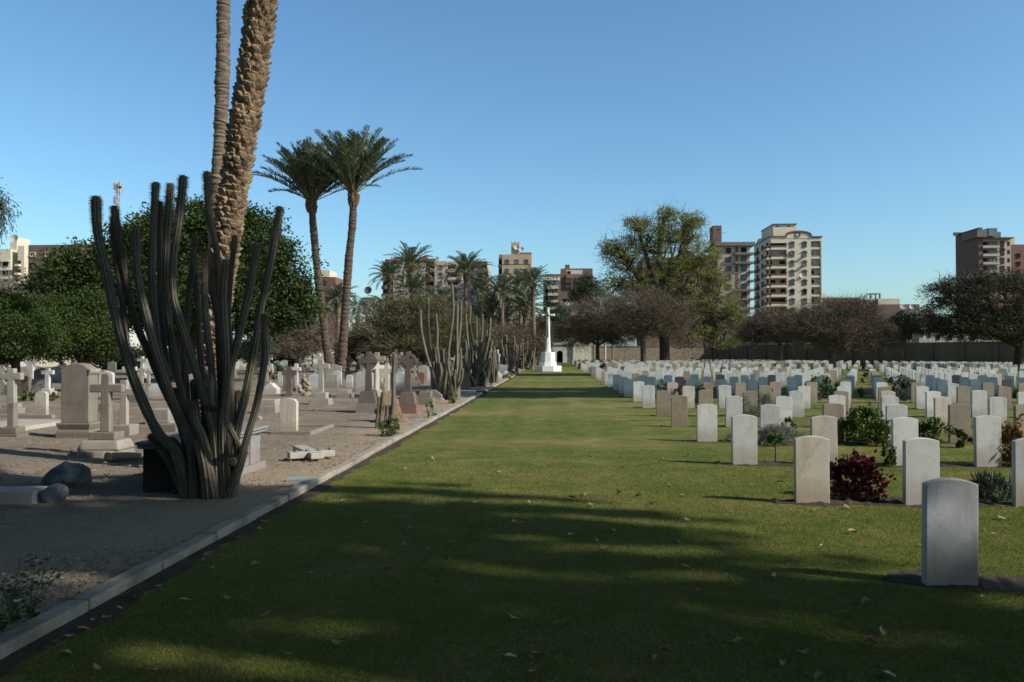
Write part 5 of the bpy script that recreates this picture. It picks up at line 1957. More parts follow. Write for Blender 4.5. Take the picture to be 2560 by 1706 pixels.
def tree(name, label, base, lobes, trunk_h, trunk_r, leafmat, nleaf, leaf, seed, bark='bark', group=None, twig=0, twigmat='twig', clump=.75, ncl=None, shell=.6, lw=.55, up=0.0,
         droop=0.0, nlimb=None, flare=1.4, flatc=.6, cat='tree', twiglen=1.0, twigr=.012, sag=.12, trunk_top=None, subl=4, lw_=.7, light=None):
    """lobes: (x,y,z,rx,ry,rz) relative to base"""
    R = np.random.default_rng(seed)
    t = thing(name, label, cat, (base[0], base[1], 0), 0, group)
    lobes = np.array(lobes, float)
    vol = lobes[:, 3] * lobes[:, 4] * lobes[:, 5]
    tb = MB()
    top = np.array(trunk_top if trunk_top is not None else (R.normal(0, .04) * trunk_h, R.normal(0, .04) * trunk_h, trunk_h), float)
    pth = smooth_poly([(0, 0, -.1), top * np.array([.3, .3, .12]), top * np.array([.6, .6, .5]), top], 10)
    tb.tube(pth, np.r_[trunk_r * flare, trunk_r * 1.12, np.linspace(trunk_r * 1.02, trunk_r * .8, 8)], 12)
    ends = []
    for L in lobes:
        p = limb(tb, top - np.array([0, 0, trunk_h * R.uniform(0, .15)]), L[:3] + R.normal(0, .12, 3) * L[3:], trunk_r * .55, trunk_r * .16, R, sag)
        for q in range(subl):
            k = R.integers(2, len(p))
            d = R.normal(size=3)
            d /= np.linalg.norm(d)
            e = L[:3] + d * L[3:] * .85
            pp = limb(tb, p[k], e, trunk_r * .2, trunk_r * .05, R, sag * .8, 5, 5)
            ends.append(pp)
    tb.build('trunk', M[bark], t)
    b = MB()
    mats = []
    if nleaf:
        ncl = ncl or max(30, nleaf // 45)
        li = R.choice(len(lobes), ncl, p=vol ** lw_ / (vol ** lw_).sum())
        d = R.normal(size=(ncl, 3))
        d /= np.linalg.norm(d, axis=1)[:, None]
        rad = (shell + (1 - shell) * R.uniform(0, 1, ncl) ** .5) * R.uniform(.82, 1.06, ncl)
        c = lobes[li, :3] + d * lobes[li, 3:] * rad[:, None]
        csz = clump * R.uniform(.5, 1.4, ncl)
        k = R.integers(0, ncl, nleaf)
        g = np.clip(R.normal(0, 1, (nleaf, 3)), -1.5, 1.5) * np.array([1, 1, flatc])
        pos = c[k] + g * csz[k][:, None] * .5
        if droop:
            pos[:, 2] -= np.abs(R.normal(0, droop, nleaf)) * R.uniform(0, 1, nleaf)
        pos[:, 2] = np.maximum(pos[:, 2], .15)
        if light is not None:                            # open the crown where the ground below is in the sun
            ok = light(base[0] + pos[:, 0] - SX * pos[:, 2], base[1] + pos[:, 1] + SY * pos[:, 2], R)
            pos, k = pos[ok], k[ok]
            nleaf = len(pos)
        out = (pos - lobes[li[k], :3]) / lobes[li[k], 3:]
        dirs = out * .6 + R.normal(0, .8, (nleaf, 3)) + np.array([0, 0, up])
        Lf = leaf * R.uniform(.55, 1.3, nleaf)
        b.cards(pos, Lf, Lf * lw, 0, dirs, None, R)
    if twig:
        li = R.choice(len(lobes), twig, p=vol ** .7 / (vol ** .7).sum())
        d = R.normal(size=(twig, 3))
        d /= np.linalg.norm(d, axis=1)[:, None]
        rad = R.uniform(.25, 1.0, twig) ** .55
        p0 = lobes[li, :3] + d * lobes[li, 3:] * rad[:, None]
        dr = d * np.array([1, 1, .35]) + R.normal(0, .7, (twig, 3)) * np.array([1, 1, .7]) + np.array([0, 0, .12])
        dr /= np.linalg.norm(dr, axis=1)[:, None]
        ln = twiglen * R.uniform(.4, 1.3, twig)
        p1 = p0 + dr * ln[:, None]
        bend = R.normal(0, .22, (twig, 3)) * ln[:, None]
        pm = (p0 + p1) / 2 + bend
        p1 = p1 + bend * .6 + np.array([0, 0, .10]) * ln[:, None]
        rr = twigr * R.uniform(.5, 1.4, twig)
        b.sticks(p0, pm, rr, rr * .75, 1)
        b.sticks(pm, p1, rr * .75, rr * .3, 1)
        # fine forks
        e = pm + R.normal(0, .5, (twig, 3)) * ln[:, None]
        b.sticks(pm, e, rr * .6, rr * .25, 1)
    b.build('crown', [M[leafmat], M[twigmat]], t)
    return t


def lob(px, py, rx, ry, Y, base, ryd=1.0, dy=0.0):
    p = P(px, py, Y + dy)
    m_ = Y / F
    return (p.x - base[0], dy, p.z, rx * m_, rx * m_ * ryd, ry * m_)


# big dark ficus behind the cactus
Y = 46.0
bs = (XA(450, Y), Y)
L = [lob(450, 690, 190, 150, Y, bs, .8), lob(470, 600, 120, 95, Y, bs), lob(610, 640, 110, 110, Y, bs), lob(690, 740, 90, 90, Y, bs), lob(560, 575, 90, 70, Y, bs), lob(350, 640, 100, 80, Y, bs, 1, -1),
     lob(250, 680, 90, 75, Y, bs, 1, -1), lob(180, 700, 70, 60, Y, bs, 1, -2), lob(100, 735, 50, 45, Y, bs, 1, -1), lob(330, 740, 120, 80, Y, bs, 1, -2), lob(540, 740, 150, 90, Y, bs, 1, -1.5),
     lob(720, 690, 60, 80, Y, bs), lob(420, 590, 80, 60, Y, bs, 1, -1.5), lob(655, 590, 65, 60, Y, bs), lob(640, 770, 130, 60, Y, bs, 1, .5), lob(760, 760, 40, 50, Y, bs)]
tree('ficus_tree', 'huge dense dark green tree rising behind the tall cactus and palm trunks', bs, L, 2.2, .75, 'ficus', 110000, .20, 1, 'bark', None, 0, clump=.95, ncl=1500, shell=.82, lw=.6, flatc=.75)
# bushy green trees on the left
Y = 31.0
bs = (XA(40, Y), Y)
L = [lob(20, 790, 75, 62, Y, bs), lob(-70, 800, 80, 60, Y, bs), lob(95, 845, 70, 50, Y, bs), lob(-10, 865, 90, 45, Y, bs), lob(70, 768, 42, 34, Y, bs), lob(-20, 752, 40, 30, Y, bs), lob(40, 835, 80, 50, Y, bs, 1, -1)]
tree('bushy_tree', 'mid green bushy tree at the left edge behind the old crosses', bs, L, 1.3, .2, 'bushgreen', 34000, .12, 2, 'bark', 'bushy trees at the left', clump=.5, ncl=520, shell=.7, lw=.5)
Y = 34.0
bs = (XA(205, Y), Y)
L = [lob(195, 805, 62, 58, Y, bs), lob(140, 775, 45, 34, Y, bs), lob(250, 850, 42, 50, Y, bs), lob(165, 862, 75, 42, Y, bs), lob(222, 758, 42, 34, Y, bs), lob(285, 855, 28, 36, Y, bs), lob(165, 820, 60, 44, Y, bs, 1, -1)]
tree('bushy_tree', 'mid green bushy tree just left of the tall cactus', bs, L, 1.2, .18, 'bushgreen', 30000, .12, 3, 'bark', 'bushy trees at the left', clump=.5, ncl=480, shell=.7, lw=.5)
# eucalyptus cut by the left edge
Y = 30.0
bs = (XA(-130, Y), Y)
L = [lob(-34, 500, 42, 45, Y, bs), lob(-75, 480, 70, 60, Y, bs), lob(-155, 430, 110, 90, Y, bs), lob(-14, 545, 26, 36, Y, bs), lob(-60, 580, 45, 40, Y, bs), lob(4, 512, 18, 34, Y, bs)]
tree('eucalyptus_tree', 'drooping grey green eucalyptus foliage hanging in from the left edge', bs, L, 5.2, .3, 'eucalypt', 14000, .2, 4, 'greybark', None, 0, 'twigpale', clump=.4, ncl=330, shell=.3, lw=.2, up=-1.2, droop=.7)
Y = 60.0
bs = (XA(20, Y), Y)
tree('bare_tree', 'small leafless pale tree in front of the cream apartment house', bs, [lob(20, 760, 55, 60, Y, bs)], 2.2, .12, 'brownleaf', 300, .15, 5, 'greybark', None, 900, 'twigpale', twigr=.02)
# thicket right of the cactus
Y = 64.0
bs = (XA(740, Y), Y)
L = [lob(735, 820, 75, 45, Y, bs), lob(690, 800, 50, 40, Y, bs), lob(785, 850, 45, 40, Y, bs), lob(720, 860, 80, 30, Y, bs)]
tree('thicket_tree', 'grey brown twiggy rounded tree between the tall cactus and the tall palms', bs, L, 1.4, .2, 'brownleaf', 11000, .16, 6, 'greybark', 'brown twiggy trees', 5000, 'twigpale', clump=.7, shell=.5, twigr=.014, twiglen=.9)
Y = 50.0
bs = (XA(655, Y), Y)
tree('olive_tree', 'grey green olive like shrub right of the cactus stems', bs, [lob(655, 830, 34, 60, Y, bs), lob(640, 880, 40, 40, Y, bs)], 1.0, .12, 'eucalypt', 6000, .15, 7, 'greybark', None, clump=.5, shell=.4, lw=.3)
# umbrella tree
Y = 72.0
bs = (XA(1055, Y), Y)
L = [lob(1050, 800, 125, 50, Y, bs), lob(960, 838, 90, 38, Y, bs, 1.2, -1), lob(1130, 835, 90, 45, Y, bs, 1.2, -1), lob(1040, 765, 80, 22, Y, bs), lob(905, 855, 50, 26, Y, bs), lob(1185, 850, 48, 50, Y, bs), lob(1090, 860, 110, 26, Y, bs, 1, -2), lob(1000, 868, 100, 24, Y, bs, 1, -2)]
tree('umbrella_tree', 'wide umbrella shaped green and brown tree behind the celtic crosses', bs, L, 1.9, .3, 'acacia', 52000, .24, 8, 'bark', 'umbrella shaped trees', 4500, 'twig', clump=1.0, ncl=600, shell=.65, lw=.3, flatc=.28, twigr=.016, trunk_top=(.1, 0, 1.9))
# brown scrub trees right of it
for i, (px, w_, py, Y) in enumerate(((1235, 60, 855, 84), (1300, 60, 862, 90), (1345, 26, 835, 104))):
    bs = (XA(px, Y), Y)
    tree('scrub_tree', ['brown green scrub tree behind the third cactus clump', 'brown scrub tree behind the fifth cactus clump', 'round dark bush left of the memorial cross shaft'][i], bs,
         [lob(px, py, w_, 42, Y, bs), lob(px - w_ * .5, py + 12, w_ * .7, 34, Y, bs), lob(px + w_ * .5, py + 10, w_ * .7, 34, Y, bs)], 1.4, .2, ['brownleaf', 'brownleaf', 'darkleaf'][i], 9000, .24, 40 + i, 'bark', 'scrub behind the cactus row', 3000, 'twig', clump=1.0, shell=.5, twigr=.016)
# dark filler trees behind graves
for i, (px, w_, py, h_, Y) in enumerate(((905, 60, 870, 35, 108), (1120, 110, 880, 30, 112), (1230, 70, 800, 60, 115), (1385, 40, 800, 50, 165), (700, 60, 885, 30, 100), (1000, 60, 800, 50, 112), (560, 120, 880, 35, 96), (330, 90, 895, 22, 82))):
    bs = (XA(px, Y), Y)
    tree('dark_tree', ['dark tree right of the tall palm trunks behind graves', 'dark low trees under the umbrella tree', 'dark tree among the date palms', 'dark tree behind the memorial cross',
                       'dark low tree under the twiggy thicket', 'dark tree behind the umbrella tree', 'dark low tree behind the right cactus stems', 'dark low shrubbery before the cream wall'][i], bs,
         [lob(px, py, w_, h_, Y, bs), lob(px - w_ * .5, py + 8, w_ * .6, h_ * .8, Y, bs), lob(px + w_ * .5, py + 8, w_ * .6, h_ * .8, Y, bs)], 1.5, .22, 'darkleaf', 8000, .32, 60 + i, 'bark', 'dark background trees', clump=1.2, shell=.6)

# --- right side trees
Y = 128.0
bs = (XA(1663, Y), Y)
L = [lob(1680, 640, 70, 70, Y, bs), lob(1700, 570, 55, 48, Y, bs), lob(1620, 590, 60, 50, Y, bs), lob(1560, 640, 58, 50, Y, bs), lob(1540, 720, 55, 50, Y, bs), lob(1620, 720, 80, 60, Y, bs), lob(1720, 720, 85, 70, Y, bs),
     lob(1800, 760, 58, 70, Y, bs), lob(1750, 640, 55, 50, Y, bs), lob(1812, 830, 54, 50, Y, bs), lob(1720, 820, 80, 55, Y, bs), lob(1640, 800, 80, 55, Y, bs), lob(1575, 800, 50, 40, Y, bs), lob(1668, 538, 26, 22, Y, bs), lob(1735, 555, 26, 26, Y, bs), lob(1530, 620, 34, 22, Y, bs), lob(1590, 560, 34, 20, Y, bs), lob(1780, 690, 34, 30, Y, bs), lob(1836, 790, 30, 26, Y, bs)]
tree('broad_tree', 'tallest tree on the right, open yellow green crown and wide dark trunk', bs, L, 7.0, .85, 'bigleaf', 62000, .30, 9, 'bark', None, 4200, 'twig', clump=1.05, ncl=2000, shell=.25, lw=.5, flare=1.5, twigr=.028, twiglen=1.7, subl=9, lw_=.5, flatc=.5)
GR = 'leafless spreading trees'
Y = 108.0
bs = (XA(1610, Y), Y)
L = [lob(1500, 785, 85, 40, Y, bs), lob(1600, 762, 90, 34, Y, bs), lob(1668, 788, 72, 34, Y, bs), lob(1540, 808, 80, 26, Y, bs), lob(1650, 815, 76, 24, Y, bs), lob(1440, 825, 55, 26, Y, bs)]
tree('bare_tree', 'spreading leafless brown tree with forked trunk in front of the tallest tree', bs, L, 4.2, .42, 'brownleaf', 3500, .2, 10, 'greybark', GR, 7000, 'twig', clump=1.0, shell=.4, twigr=.022, twiglen=1.25, sag=.08, subl=11)
Y = 132.0
bs = (XA(1494, Y), Y)
tree('bare_tree', 'smaller leafless brown tree right of the memorial cross', bs, [lob(1494, 822, 70, 38, Y, bs), lob(1440, 842, 55, 26, Y, bs), lob(1545, 838, 50, 28, Y, bs)], 3.4, .36, 'brownleaf', 3500, .24, 11, 'greybark', GR, 4200, 'twig', shell=.4, twigr=.024, twiglen=1.4, subl=9)
Y = 118.0
bs = (XA(1951, Y), Y)
tree('bare_tree', 'dark twiggy tree with a thin trunk below the cream tower', bs, [lob(1945, 815, 80, 40, Y, bs), lob(1890, 835, 50, 28, Y, bs), lob(2000, 838, 50, 28, Y, bs)], 3.2, .3, 'darkleaf', 6000, .24, 12, 'greybark', GR, 5500, 'twig', shell=.4, twigr=.022, twiglen=1.2, subl=9)
Y = 82.0
bs = (XA(2078, Y), Y)
L = [lob(2075, 795, 70, 48, Y, bs), lob(2010, 815, 65, 44, Y, bs), lob(2140, 815, 70, 40, Y, bs), lob(2060, 825, 100, 22, Y, bs), lob(2200, 845, 60, 20, Y, bs), lob(2140, 775, 50, 30, Y, bs), lob(2120, 855, 80, 20, Y, bs)]
tree('bare_tree', 'leafless tree with tangled twigs right of the cream tower, standing among the headstones', bs, L, 2.3, .37, 'brownleaf', 2200, .16, 13, 'greybark', GR, 7500, 'twig', clump=.9, shell=.4, twigr=.017, twiglen=1.05, sag=.08, flare=1.2, subl=12)
Y = 80.0
bs = (XA(2545, Y), Y)
L = [lob(2470, 745, 120, 62, Y, bs), lob(2550, 740, 110, 62, Y, bs), lob(2390, 790, 80, 50, Y, bs), lob(2620, 780, 100, 60, Y, bs), lob(2330, 815, 50, 30, Y, bs), lob(2450, 815, 120, 40, Y, bs), lob(2560, 820, 120, 36, Y, bs), lob(2350, 730, 40, 24, Y, bs), lob(2400, 712, 55, 26, Y, bs), lob(2480, 700, 70, 24, Y, bs)]
tree('spreading_tree', 'broad dark green flat topped tree at the right edge', bs, L, 2.4, .42, 'darkleaf', 34000, .26, 14, 'bark', 'umbrella shaped trees', 5000, 'twig', clump=1.0, ncl=700, shell=.6, lw=.35, flatc=.35, twigr=.018)
for i, (px, w_, py, h_, Y) in enumerate(((2265, 32, 812, 36, 170), (2330, 40, 830, 40, 165), (2190, 40, 830, 26, 160), (1840, 60, 870, 30, 150), (2120, 40, 850, 22, 158), (1465, 36, 730, 44, 190))):
    bs = (XA(px, Y), Y)
    tree('dark_tree', ['round dark green tree beyond the wall, right of the tangled tree', 'dark tree beyond the wall under the flat topped tree', 'low brown green tree top beyond the wall', 'dark tree before the wall beneath the tallest tree',
                       'low green tree top just beyond the wall', 'dark tree in front of the brown brick block'][i], bs,
         [lob(px, py, w_, h_, Y, bs), lob(px - w_ * .5, py + 8, w_ * .6, h_ * .8, Y, bs), lob(px + w_ * .5, py + 8, w_ * .6, h_ * .8, Y, bs)], 2.0, .25, ['darkleaf', 'darkleaf', 'brownleaf', 'brownleaf', 'acacia', 'darkleaf'][i], 7000, .4, 80 + i, 'bark', 'dark background trees', clump=1.4, shell=.55)

# --- trees outside the frame: some cast the seen shade, others added to block skylight
SX = math.cos(SUN_EL) * math.cos(SUN_AZ) / math.sin(SUN_EL)
SY = math.cos(SUN_EL) * math.sin(SUN_AZ) / math.sin(SUN_EL)


def D(px, py):
    return G(px * 1.088, py * 1.088)


EDGE = sorted([(-30, 12.5), (-10.5, 11.7), (-7, 10.7), (-4.6, 9.9)] + [D(700, 1122), D(900, 1112), D(1150, 1120), D(1350, 1150), D(1500, 1180), D(1700, 1200), D(1850, 1222), D(1960, 1265), D(2080, 1290), D(2200, 1320), D(2353, 1345)] + [(9, 4.6)])
GAPS = [(1464, 1369, .5, .14, .85), (1510, 1525, .55, .20, .85), (1829, 1548, .5, .16, .7), (2050, 1380, .9, .35, .7), (238, 1497, .16, .10, .95), (850, 1378, .5, .16, .8), (786, 1570, .4, .14, .7), (892, 1250, .7, .2, .6),
        (1250, 1255, .6, .18, .6), (1150, 1330, .7, .14, .5), (2300, 1600, .5, .12, .7), (1950, 1610, .5, .10, .6), (1420, 1670, .45, .09, .7), (60, 1460, .5, .2, .6), (300, 1250, .9, .14, .8), (120, 1270, .8, .1, .8), (620, 1210, .4, .2, .6), (1740, 1440, .6, .15, .6)]
GAPS = [(*G(a, b_), c, d, e) for a, b_, c, d, e in GAPS] + [(2.15, 6.30, .42, .09, .78), (1.9, 6.52, .42, .07, .78), (2.45, 6.18, .3, .06, .7), (-4.9, 9.2, .4, .3, .6)]


def light_near(gx, gy, R):
    e = np.interp(gx, [q[0] for q in EDGE], [q[1] for q in EDGE])
    e = e + .22 * np.sin(gx * 1.9) + .14 * np.sin(gx * 4.3 + 1) + R.normal(0, .16, len(gx))
    ok = gy < e
    near = e - gy
    ok &= ~((near < 1.5 - .5 * np.sin(gx * .9)) & (np.sin(gy * 8.5 + gx * 1.1 + np.sin(gx * .7)) > .15 + .5 * near) & (gx > -3.4))
    ok &= ~((np.sin(gy * 5.4 + gx * .9 + 1.6 * np.sin(gx * .6)) > .68) & (np.sin(gx * 1.3 - gy * .8 + .6) > .15) & (gx > -3.0) & (gx < 1.7) & (R.uniform(0, 1, len(gx)) < .88))
    ok &= ~((gx < -4.4) & (np.abs(gy - (9.1 + (-4.2 - gx) * .364)) < .9) & (np.sin(gx * 3.1 + gy * 5 + .5) + np.sin(gy * 9.2 - gx * 2.2) > .55))
    for (x, y, rx, ry, p) in GAPS:
        d = ((gx - x + .35 * (gy - y)) / rx) ** 2 + ((gy - y) / ry) ** 2
        ok &= R.uniform(0, 1, len(gx)) > min(1.0, p + .22) * np.exp(-(d / 2.2) ** 2)
    return ok


def light_band(gx, gy, R):
    w = .35 * np.sin(gx * .8) + .2 * np.sin(gx * 2.3) + R.normal(0, .2, len(gx))
    ok = (gy > 30.9 + w) & (gy < 40.2 + w * 1.4)
    return ok & ~((np.abs(gy - 35.9 - w * .6) < .45) & (gx < 1.5))


def light_far(gx, gy, R):
    w = .5 * np.sin(gx * .9) + R.normal(0, .3, len(gx))
    return (gy > 60.5 + w) & (gy < 68.5 + w) & (gx < 4.5 + w)


L = [(4.2, -.6, 8.2, 3.6, 2.5, 1.5), (.6, 2.2, 8.4, 3.3, 2.9, 1.5), (-3.2, 4.2, 8.2, 3.2, 3.2, 1.4), (-6.6, 5.0, 8.2, 2.3, 2.1, 1.2), (-1.5, -2.0, 8.6, 3.6, 2.6, 1.5), (-5.4, 0.2, 8.4, 3.2, 2.8, 1.3), (2.5, -4.0, 8.4, 3.6, 2.4, 1.5), (-2.6, -5.0, 8.4, 4, 2.4, 1.5),
     (7.4, -2.8, 8.0, 3.0, 1.8, 1.5), (-8.2, 2.6, 8.0, 2.0, 2.2, 1.0), (-5.5, 5.7, 8.2, 2.2, 1.1, 1.2)]
L = [(a, b_, c + 7.8, d, e, f) for a, b_, c, d, e, f in L]
tree('shade_tree', 'big leafy tree behind the camera shading the near lawn', (18.6, -2.7), L, 10.0, .45, 'darkleaf', 70000, .32, 90, 'bark', 'trees outside the view', 0, clump=1.35, ncl=620, shell=.1, lw=.6, light=light_near)
L2 = [(0, 0, 8.6, 3.4, 3.2, 1.6), (3.5, 3, 8.8, 3.0, 3.2, 1.5), (1.5, 6.2, 8.8, 3.4, 3.0, 1.4), (5.4, 6.5, 9.0, 2.6, 2.4, 1.3), (-2.6, 4, 8.6, 3.0, 3.2, 1.5), (4, -2.5, 8.6, 3.4, 3.0, 1.6), (7.4, -.5, 8.8, 3.2, 3.0, 1.5), (-1, -4, 8.4, 3.6, 3, 1.6), (7.5, -5, 8.8, 3.6, 3, 1.6), (2.6, 9.2, 8.9, 2.4, 1.6, 1.1)]
tree('shade_tree', 'added unseen tree behind the camera, its canopy cutting skylight on the near lawn', (-7.0, -2.2), L2, 5.6, .34, 'darkleaf', 42000, .26, 92, 'bark', 'trees outside the view', 0, clump=1.0, ncl=560, shell=.15, lw=.6)  # unseen canopy added to hold skylight off the near lawn
L = [(-5, 0, 14.8, 4.5, 7.2, 2.4), (0, .5, 15.5, 4.5, 7.2, 2.4), (5, 0, 14.5, 4.5, 7, 2.4), (10, .5, 14.5, 4.5, 7, 2.4), (15, 0, 14.5, 4.5, 7, 2.4), (20, 0, 14, 4.5, 7, 2.4), (-8.0, -1.2, 16.4, 2.6, 6, 2.2), (-8.6, -1.6, 18.6, 2.2, 6, 2.2)]
tree('shade_tree', 'tall tree beyond the right edge shading a band of headstones', (30, 27.4), L, 9.0, .5, 'darkleaf', 120000, .44, 91, 'bark', 'trees outside the view', 0, clump=1.7, ncl=1900, shell=.1, lw=.6, light=light_band)

for i, (x_, y_, lb) in enumerate(((-24, -15, 'leftmost tree of the row behind the camera'), (-9, -16, 'tree behind the camera, left of centre'), (6, -15, 'tree straight behind the camera'), (20, -14, 'tree behind the camera on the right'),
                                  (21, -3, 'low crowned tree beyond the right edge beside the front headstone'), (-14.5, 3.5, 'low crowned tree beyond the left edge beside the bare soil'))):
    tree('added_screen_tree', lb + ', added to block skylight', (x_, y_), [(0, 0, 5, 6.5, 3.5, 4.2), (-4, 0, 3.2, 4, 3, 3), (4, 0, 3.2, 4, 3, 3), (0, .5, 7.5, 4.5, 3, 3)] if i < 4 else [(0, 0, 3.4, 3.6, 5.5, 3.2), (0, -5, 3.4, 3.5, 4, 3)],
         1.5, .3, 'darkleaf', 9000, .6, 95 + i, 'bark', 'trees outside the view', clump=1.5, shell=.5)  # unseen trees added round the camera to screen off low skylight

L = [(-1, 0, 28, 4.2, 4.2, 2.4), (3, 1, 29, 4.0, 4.2, 2.4), (6, 0, 27.5, 3, 4, 2)]
tree('shade_tree', 'very tall tree far beyond the right edge shading the lawn before the memorial cross', (38.6, 50.5), L, 20.0, .6, 'darkleaf', 26000, .42, 93, 'bark', 'trees outside the view', 0, clump=1.5, ncl=500, shell=.1, lw=.6, light=light_far)
# ------------------------------------------------------------------ buildings beyond the cemetery
class Bld:
    """a building whose front face lies at depth Y; pixel helpers give x and z on that face"""

    def __init__(s, name, label, Y, px_ref, cat='building'):
        s.Y = Y
        s.m = Y / F
        s.x0 = XA(px_ref, Y)
        s.t = thing(name, label, cat, (s.x0, Y, 0))
        s.win = {}

    def X(s, px):
        return XA(px, s.Y) - s.x0

    def Z(s, py):
        return ZA(py, s.Y)

    def part(s, name, mat, boxes, bevel=0.0, parent=None):
        """boxes: (px0, px1, py_top, py_bot or None for ground, y0, y1)"""
        b = MB()
        for (a, c, top, bot, y0, y1) in boxes:
            b.box(s.X(a), s.X(c), y0, y1, -.5 if bot is None else s.Z(bot), s.Z(top))
        return b.build(name, mat, parent or s.t, bevel)

    def window(s, px, py, w, h, frame='brownsill', glass='glass', arch=False, y=0.0, hood=True, name='window'):
        """w,h in pixels, centre px,py; each window is a frame with a pane"""
        key = (round(w, 1), round(h, 1), frame, glass, arch, hood)
        if key not in s.win:
            W, H = w * s.m, h * s.m
            e = .14
            b = MB()
            b.box(-W / 2 - e, -W / 2, -.12, .02, -H / 2 - e, H / 2)
            b.box(W / 2, W / 2 + e, -.12, .02, -H / 2 - e, H / 2)
            b.box(-W / 2, W / 2, -.22, .02, -H / 2 - e, -H / 2)
            if hood:
                if arch:
                    pr = [(-W / 2 - .35, H / 2 - .1), (-W / 2 - .35, H / 2 + .05), (0, H / 2 + .55), (W / 2 + .35, H / 2 + .05), (W / 2 + .35, H / 2 - .1), (0, H / 2 + .33)]
                    b.prism(pr, -.4, .02)
                    b.prism([(-W / 2, H / 2 - .15), (0, H / 2 + .3), (W / 2, H / 2 - .15)], -.02, .015, 1)
                else:
                    b.box(-W / 2 - e, W / 2 + e, -.2, .02, H / 2, H / 2 + e)
            b.box(-.05, .05, -.07, -.035, -H / 2, H / 2, 0)
            fm = b.mesh('window', [M[frame], M[glass]])
            b = MB()
            b.box(-W / 2, W / 2, -.03, .015, -H / 2, H / 2 - (.15 if arch else 0))
            pm = b.mesh('pane', [M[glass]])
            s.win[key] = (fm, pm)
        fm, pm = s.win[key]
        o = link(name, fm, s.t, (s.X(px), y, s.Z(py)))
        link('pane', pm, o)
        return o

    def balcony(s, px0, px1, py_top, py_bot, dep=1.2, mat='brownrail', slab='creamwall', y=0.0, slabpx=4):
        b = MB()
        x0, x1 = s.X(px0), s.X(px1)
        zt, zb = s.Z(py_top), s.Z(py_bot)
        b.box(x0, x1, y - dep, y - dep + .12, zb, zt)
        b.box(x0, x0 + .12, y - dep + .12, y, zb, zt)
        b.box(x1 - .12, x1, y - dep + .12, y, zb, zt)
        b.box(x0 - .05, x1 + .05, y - dep - .05, y, zb - slabpx * s.m, zb, 1)
        return b.build('balcony', [M[mat], M[slab]], s.t)

    def dark(s, px0, px1, py0, py1, y=0.0, mat='dark', name='flat_panel'):  # flat panel; in dark material it paints the shade of a recess
        b = MB()
        b.box(s.X(px0), s.X(px1), y - .03, y + .05, s.Z(py1), s.Z(py0))
        return b.build(name, M[mat], s.t)


def dish(lst, x, y, z, r):
    b = MB()
    n = 12
    a = np.arange(n) / n * 2 * PI
    ring = np.c_[x + r * np.cos(a) * .9, y - .25 * r + .3 * r * np.sin(a), z + r + r * np.sin(a) * .9]
    c = np.array([[x, y + .15 * r, z + r * .85]])
    i = np.arange(n)
    j = (i + 1) % n
    b.raw(np.r_[ring, c], [np.c_[i, j, np.full(n, n)]])
    b.sticks([(x, y, z - .2)], [(x, y, z + r)], .05, .05, 0, 4)
    lst.append(b)


def dishes(lst, mat, t):
    for b in lst:
        b.build('satellite_dish', mat, t)


# cream tower
B = Bld('apartment_tower', 'cream apartment tower with arched window hoods and curved gable', 250, 1995)
dpt = 21.0
FL = 23.25
y0p = 597
B.part('wall', M['creamwall'], [(1968, 2029, 600, None, 0, dpt), (1929, 1968, 597, 612, 0, dpt), (2029, 2056, 600, 608, 0, dpt), (1929, 1968, 612, None, 1.5, dpt), (2029, 2056, 608, None, 1.5, dpt), (2053.5, 2056, 608, None, 0, 1.5)])
b = MB()
prof = [(B.X(1966), B.Z(601))] + [(B.X(1998) + (B.X(2030) - B.X(1998)) * math.sin(a), B.Z(598) + (B.Z(585) - B.Z(598)) * max(math.cos(a), 0) ** .7) for a in np.linspace(-PI / 2, PI / 2, 14)] + [(B.X(2030), B.Z(601))]
b.prism(prof, -.12, .9)
b.build('gable', M['creamwall'], B.t)
b = MB()
q = [(x, z) for x, z in prof[1:-1]]
b.tube([(x, -.15, z + .1) for x, z in q], .32, 6)
b.ngon(B.X(1996), 0, .01, .01, 0, .01, 4)
a_ = np.linspace(0, 2 * PI, 16)
b.tube([(B.X(1996) + .75 * math.cos(a), -.2, B.Z(592) + .75 * math.sin(a)) for a in a_], .16, 5)
b.box(B.X(1927), B.X(1966), -.35, dpt + .3, B.Z(597), B.Z(595))
b.box(B.X(2030), B.X(2058), -.35, dpt + .3, B.Z(598.5), B.Z(596))
b.build('cornice', M['brownsill'], B.t)
B.part('penthouse', M['creamwall'], [(1941, 2000, 563, 596, 3, 17), (2000.5, 2029, 579, 596, 6, 17)])
B.part('roof_slab', M['brownsill'], [(1939.5, 2001.5, 561, 563, 2.6, 17.4)])
B.dark(1949, 1956, 565.5, 568.5, 2.98)
B.dark(1977, 1984, 565.5, 568.5, 2.98)
B.dark(1942, 1959, 588, 596, 2.97, 'creamwall')
for f in range(10):
    y = 614 + f * FL
    for cx in (1981, 2012):
        g = 'glassblue' if (f * 3 + int(cx)) % 4 else 'glass'
        B.window(cx, y + 3, 9.5, 10.5, 'brownsill', 'dark' if f == 5 else g, True)
    B.dark(1930, 1967, y - 6, y + 11, 1.48, 'glass' if f == 1 else 'dark')
    B.balcony(1929, 1967.5, y + 4, y + 9, 1.55, 'brownrail', 'creamwall', 1.5, 5.5)
    if f in (1, 2, 7):
        B.window(1944, y + 0, 14, 8, 'whitewall', 'glassblue', False, 1.42)
    elif f in (3, 4, 5):
        B.window(1949, y + 0, 8, 8, 'creamwall', 'glass', True, 1.42)
    B.dark(2030, 2040, y - 5, y + 11, 1.48, 'glassblue' if f in (0, 1, 2) else 'dark')
    B.balcony(2030, 2053, y + 5, y + 9, 1.3, 'brownrail' if f not in (1, 4) else 'glassblue', 'creamwall', 1.5, 5)
